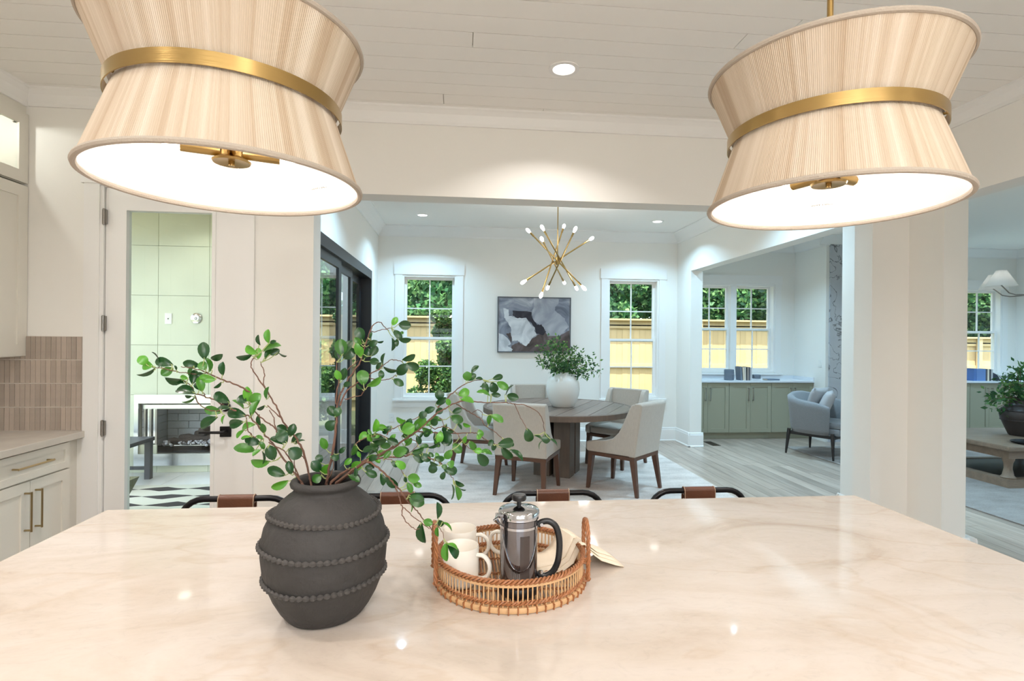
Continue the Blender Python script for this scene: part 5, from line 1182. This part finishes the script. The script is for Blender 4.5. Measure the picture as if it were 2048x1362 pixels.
for key, pts, d0, d1, r0, r1 in BR:
    P2 = [px(*p) for p in pts]; N = len(P2); P3 = [at(p[0], p[1], d0+(d1-d0)*i/(N-1)) for i, p in enumerate(P2)]
    fine = []; 
    for i in range(N-1):
        p0, p1, p2, p3 = P3[max(i-1, 0)], P3[i], P3[i+1], P3[min(i+2, N-1)]
        for s in range(4):
            u = s/4; q = .5*((2*p1)+(p2-p0)*u+(2*p0-5*p1+4*p2-p3)*u*u+(3*p1-p0-3*p2+p3)*u**3); fine.append(q+Vector((rl.gauss(0, 1), rl.gauss(0, 1), rl.gauss(0, 1)))*.0007)
            samples.append((P2[i][0]*(1-u)+P2[i+1][0]*u, P2[i][1]*(1-u)+P2[i+1][1]*u, key, q))
    fine.append(P3[-1]); org = roots[key].location; M = len(fine)
    MB().tube([f-org for f in fine], [(r0+(r1-r0)*k/(M-1))*.00098*(1+.12*rl.uniform(-1, 1)) for k in range(M)], 6).build('stem', BARK, roots[key], True)
# stems inside the vase
for key in STEMS:
    s0 = next(s for s in samples if s[2] == key); org = roots[key].location
    MB().tube([s0[3]-org, Vector((rl.uniform(-.03, .03), rl.uniform(-.03, .03), -.06)), Vector((rl.uniform(-.05, .05), rl.uniform(-.05, .05), -.235))], .0022, 6).build('stem', BARK, roots[key], True)
# the crowded foot of the right-hand branches, leaf by leaf along the stems
ex = [q for q in samples if q[2] in 'DEF' and 700 < q[0] < 900 and 840 < q[1] < 965]; rx = random.Random(4)
for q in rx.sample(ex, min(38, len(ex))):
    a_ = rx.uniform(0, 6.28); l_ = rx.uniform(13, 23); dx_ = rx.uniform(-7, 7); dy_ = rx.uniform(-7, 7); o_ = CROPS[4]
    LEAVES[4].append(tuple((v-o) * o_[2] for v, o in ((q[0]+dx_, o_[0]), (q[1]+dy_, o_[1]), (q[0]+dx_+l_*math.cos(a_), o_[0]), (q[1]+dy_+l_*math.sin(a_), o_[1])))+(rx.uniform(.35, .62)*l_*o_[2],))
for c, lst in LEAVES.items():
    sc_ = CROPS[c][2]
    for x0, y0, x1, y1, wpx in lst:
        a, b = px(c, x0, y0), px(c, x1, y1)
        if c == 6 and a[0] < 0: continue
        best = min(samples, key=lambda s: (s[0]-a[0])**2+(s[1]-a[1])**2); key = best[2]; Y = best[3].y+rl.uniform(-.012, .012)
        L2 = math.hypot(b[0]-a[0], b[1]-a[1]); w2 = wpx/sc_
        A3 = at(a[0], a[1], Y); D3 = at(b[0], b[1], Y+rl.uniform(-.35, .35)*L2/FOC*Y); yv = (D3-A3)*1.14; L = yv.length
        wt = w2/FOC*Y; wt *= 1.18; wtrue = max(wt, .52*L); tilt = math.acos(min(1, wt/wtrue))*rl.choice((-1, 1))
        ny = yv.normalized(); view = (A3-Vector((0, 0, EYE))).normalized(); nz = -(view-ny*view.dot(ny)).normalized(); nx = ny.cross(nz)
        rm = Matrix((nx, ny, nz)).transposed() @ Matrix.Rotation(tilt+rl.uniform(-.12, .12), 3, 'Y')
        o = link('leaf', LM[rl.randrange(3)], roots[key]); org = roots[key].location
        m4 = rm.to_4x4(); m4.translation = A3-org
        o.matrix_local = m4 @ Matrix.Diagonal((wtrue, L, L, 1))
        dist = math.hypot(best[0]-a[0], best[1]-a[1])
        if dist < 45: 
            q = best[3]-org; e = A3-org; twigs[key].tube([q, (q+e)/2+Vector((0, 0, -.003)), e, e+yv*.12], [.0011, .001, .0009, .0005], 5)
for key in STEMS: twigs[key].build('twigs', TWIG, roots[key], True)['kind'] = 'stuff'

# ================================================================ RATTAN TRAY
TC = Vector((.128, 1.322, .9155))
t = thing('rattan_tray', TC, 'round woven rattan tray with two handles on the island', 'tray')
TR = .178
def ring(r, z, rr, m, name, n=96, flat=1): return MB().tube([(r*math.cos(2*PI*k/n), r*math.sin(2*PI*k/n), z) for k in range(n)], rr, 8, closed=True, flat=flat).build(name, m, t, True)
mb = MB(); mb.lathe([(TR-.006, .001), (TR+.004, .001), (TR+.006, .007), (TR+.004, .013), (TR-.006, .013), (TR-.006, .001)], 96, cap0=False, cap1=False); mb.build('base_hoop', RATTANL, t, True)
bw = MB().box(-.0014, .0014, -.0075, .0075, 0, .0145, bev=.0008).mesh('wrap', RATTAN)
for k in range(56):
    a = 2*PI*k/56; o = link('wrap', bw, t, (TR*math.cos(a), TR*math.sin(a), .0)); o.rotation_euler = (.18, 0, a+PI/2)
def braid(r, z, amp, turns, rr, name, m, ph=0, n=360):
    mb = MB()
    for q in range(3):
        pts = []
        for k in range(n):
            a = 2*PI*k/n; f = turns*a+ph+q*2*PI/3; pts.append(((r+amp*math.cos(f))*math.cos(a), (r+amp*math.cos(f))*math.sin(a), z+amp*math.sin(f)))
        mb.tube(pts, rr, 5, closed=True)
    return mb.build(name, m, t, True)
braid(TR-.002, .021, .0036, 40, .0024, 'lower_braid', RATTAN); braid(TR-.001, .066, .0042, 36, .0028, 'upper_braid', RATTAN)
MB().lathe([(TR-.003, .055), (TR+.001, .055), (TR+.0015, .062), (TR-.003, .062)], 96, cap0=False, cap1=False).build('rim_band', RATTANL, t, True)
rd = MB().tube([(0, 0, .012), (.0, 0, .064)], .0017, 6).mesh('rod', RATTANL, True)
for k in range(104):
    a = 2*PI*k/104; o = link('rod', rd, t, ((TR-.001)*math.cos(a), (TR-.001)*math.sin(a), 0)); 
for k in range(42):
    x = -TR+.008+k*(2*TR-.016)/41; h = math.sqrt(max((TR-.006)**2-x*x, .0001))
    o = MB().tube([(x, -h, .0085), (x, h, .0085)], .0022, 6).build('floor_cane', RATTANL if k % 4 else RATTAN, t, True); 
for y in (-.09, 0, .09): 
    h = math.sqrt((TR-.01)**2-y*y); mb = MB()
    for q in (0, 1): mb.tube([(-h+2*h*k/60, y+.004*math.sin(k*1.3+q*PI), .0105+.002*math.cos(k*1.3+q*PI)) for k in range(61)], .0016, 5)
    mb.build('cross_weave', RATTAN, t, True)
for a0, dz in ((PI+.10, .0), (-.12, 0)):
    mb = MB(); c, s = math.cos(a0), math.sin(a0); W = .05
    for q in range(3):
        pts = []
        for k in range(49):
            u = k/48; f = u*2*PI*7+q*2*PI/3; w_ = -W+2*W*u
            if u < .3: z = .02+(.105-.02)*(u/.3); w_ = -W
            elif u > .7: z = .02+(.105-.02)*((1-u)/.3); w_ = W
            else:
                g_ = (u-.3)/.4*PI; w_ = -W*math.cos(g_); z = .105+.04*math.sin(g_)
            r = TR+.007+.003*math.cos(f); w_ += .003*math.sin(f)
            pts.append((r*c-w_*s, r*s+w_*c, z))
        mb.tube(pts, .0029, 6)
    for w_ in (-W, W):
        for z in (.022, .064): mb.tube([((TR+.002+.011*math.cos(k*PI/4))*c-w_*s, (TR+.002+.011*math.cos(k*PI/4))*s+w_*c, z+.006*math.sin(k*PI/4)) for k in range(8)], .0018, 5, closed=True)
    mb.build('handle', RATTAN, t, True)

# ---------------------------------------------------------------- coffee press
FP = Vector((.137, 1.222, TC.z+.0125))
t = thing('coffee_press', FP, 'chrome and smoked glass coffee press with black handle in the tray', 'coffee press')
SMOKE = mat('smoked_chrome_glass', srgb(128, 126, 130), .05, metal=.92)
MB().lathe([(.036, 0), (.045, .002), (.046, .014), (.043, .02), (.02, .02)], 40).build('base', BLKPL, t, True)
MB().lathe([(.02, .016), (.0425, .018), (.0428, .155), (.0428, .168)], 56, cap1=False).build('glass_beaker', SMOKE, t, True)
mb = MB(); mb.lathe([(.0432, .150), (.0442, .150), (.0442, .1555), (.0432, .1555), (.0432, .150)], 56, cap0=False, cap1=False); mb.build('chrome_band', CHROME, t, True, angle=30); MB().lathe([(.0432, .022), (.0442, .022), (.0442, .031), (.0432, .031), (.0432, .022)], 56, cap0=False, cap1=False).build('chrome_band', CHROME, t, True, angle=30)
mb = MB()
for dx in (0,): 
    pts = []
    rows = []
    for z in (.045, .138): rows.append([Vector((.0434*math.cos(a), .0434*math.sin(a), z)) for a in [math.radians(-90-2+6*k) for k in range(6)]])
    mb.loft(rows, cap=False, closed=False)
mb.build('measuring_strip', mat('dark_coffee', srgb(60, 52, 50), .12), t, True)
# u shaped cut-out curve
cv = MB(); cv.tube([(.0438*math.cos(math.radians(-90+x)), .0438*math.sin(math.radians(-90+x)), .062+.075*(abs(x)/62)**2.2) for x in range(-62, 63, 4)], .0009, 5); cv.build('frame_edge', CHROME, t, True)
mb = MB(); mb.lathe([(.0445, .170), (.0465, .1705), (.0468, .184), (.044, .1885), (.03, .1925), (.010, .1945), (.006, .196)], 56, cap0=True); mb.build('lid', CHROME, t, True, angle=50)
mb = MB(); mb.tube([(-.04, -.014, .176), (-.052, -.02, .180), (-.055, -.021, .171), (-.045, -.016, .158)], [.006, .007, .006, .003], 8); mb.build('spout', CHROME, t, True)
mb = MB(); mb.lathe([(.0052, .194), (.0052, .205), (.0145, .207), (.0165, .210), (.0165, .217), (.0145, .220), (.004, .221)], 28); mb.build('plunger_knob', BLKPL, t, True)
hp = [(.043, 0, .150), (.052, 0, .158), (.068, 0, .160), (.083, 0, .150), (.091, 0, .128), (.093, 0, .1), (.089, 0, .068), (.078, 0, .046), (.062, 0, .036), (.050, 0, .038), (.043, 0, .045)]
hp2 = []
for i in range(len(hp)-1):
    for s in range(4):
        p0, p1, p2, p3 = [Vector(hp[min(max(i+k, 0), len(hp)-1)]) for k in (-1, 0, 1, 2)]; u = s/4
        hp2.append(.5*((2*p1)+(p2-p0)*u+(2*p0-5*p1+4*p2-p3)*u*u+(3*p1-p0-3*p2+p3)*u**3))
hn = MB().tube(hp2, .0072, 10, flat=.8).build('handle', BLKPL, t, True); hn.rotation_euler = (0, 0, -.12)
for z in (.150, .043):
    o = MB().lathe([(.0045, 0), (.004, .0025)], 14).build('rivet', CHROME, hn, True); o.location = (.052, -.0062, z+.004); o.rotation_euler = (PI/2, 0, 0)

# ---------------------------------------------------------------- mugs
def mug():
    t = thing('mug', (0, 0, 0), 'mug', 'mug')
    MB().lathe([(.02, .003), (.030, 0), (.036, .003), (.041, .012), (.0425, .03), (.0425, .088), (.0415, .0905), (.0398, .088), (.0398, .03), (.036, .01), (.01, .007)], 44).build('body', MUG, t, True, angle=60)
    pts = [(.041, 0, .074)]+[(.050+.024*math.cos(a), 0, .048+.027*math.sin(a)) for a in [math.radians(80-20*k) for k in range(9)]]+[(.041, 0, .02)]
    MB().tube(pts, .0048, 10, flat=1.4).build('handle', MUG, t, True); return t
MZ = TC.z+.0125
m0 = mug(); m0.location = (.006, 1.268, MZ); m0.rotation_euler = (0, 0, -.45); m0['label'] = 'front cream mug in the tray, left of the coffee press'
dup(m0, (.004, 1.385, MZ), -.15, 'back cream mug in the tray, behind the front mug')
dup(m0, (.149, 1.375, MZ), 2.7, 'cream mug mostly hidden behind the coffee press')

# ---------------------------------------------------------------- napkins draped over the tray's right rim
for i in range(3):
    rows = []; off = i*.0035
    prof = [(.070, .0135), (.10, .0135), (.13, .015), (.155, .03), (.168, .055), (.178, .0735), (.190, .0735), (.205, .052), (.235, .028), (.275, .012), (.300-.006*i, .004)]
    L = []
    for (x, z) in prof:
        L.append([Vector((x+.004*i*(1 if x > .2 else -1), y, z+off*.8+(.002*math.sin(y*60)))) for y in (-.03+.01*i, 0.01, .05, .09-.008*i)])
    mb = MB(); mb.loft(L, cap=False, closed=False); o = mb.build('napkin', CLOTH, None, True); md = o.modifiers.new('thickness', 'SOLIDIFY'); md.thickness = .0022
    o.location = TC; o.rotation_euler = (0, 0, .22+.04*i)
    tag(o, ('lowest', 'middle', 'top')[i]+' cream napkin of the three draped over the tray rim', 'napkin')
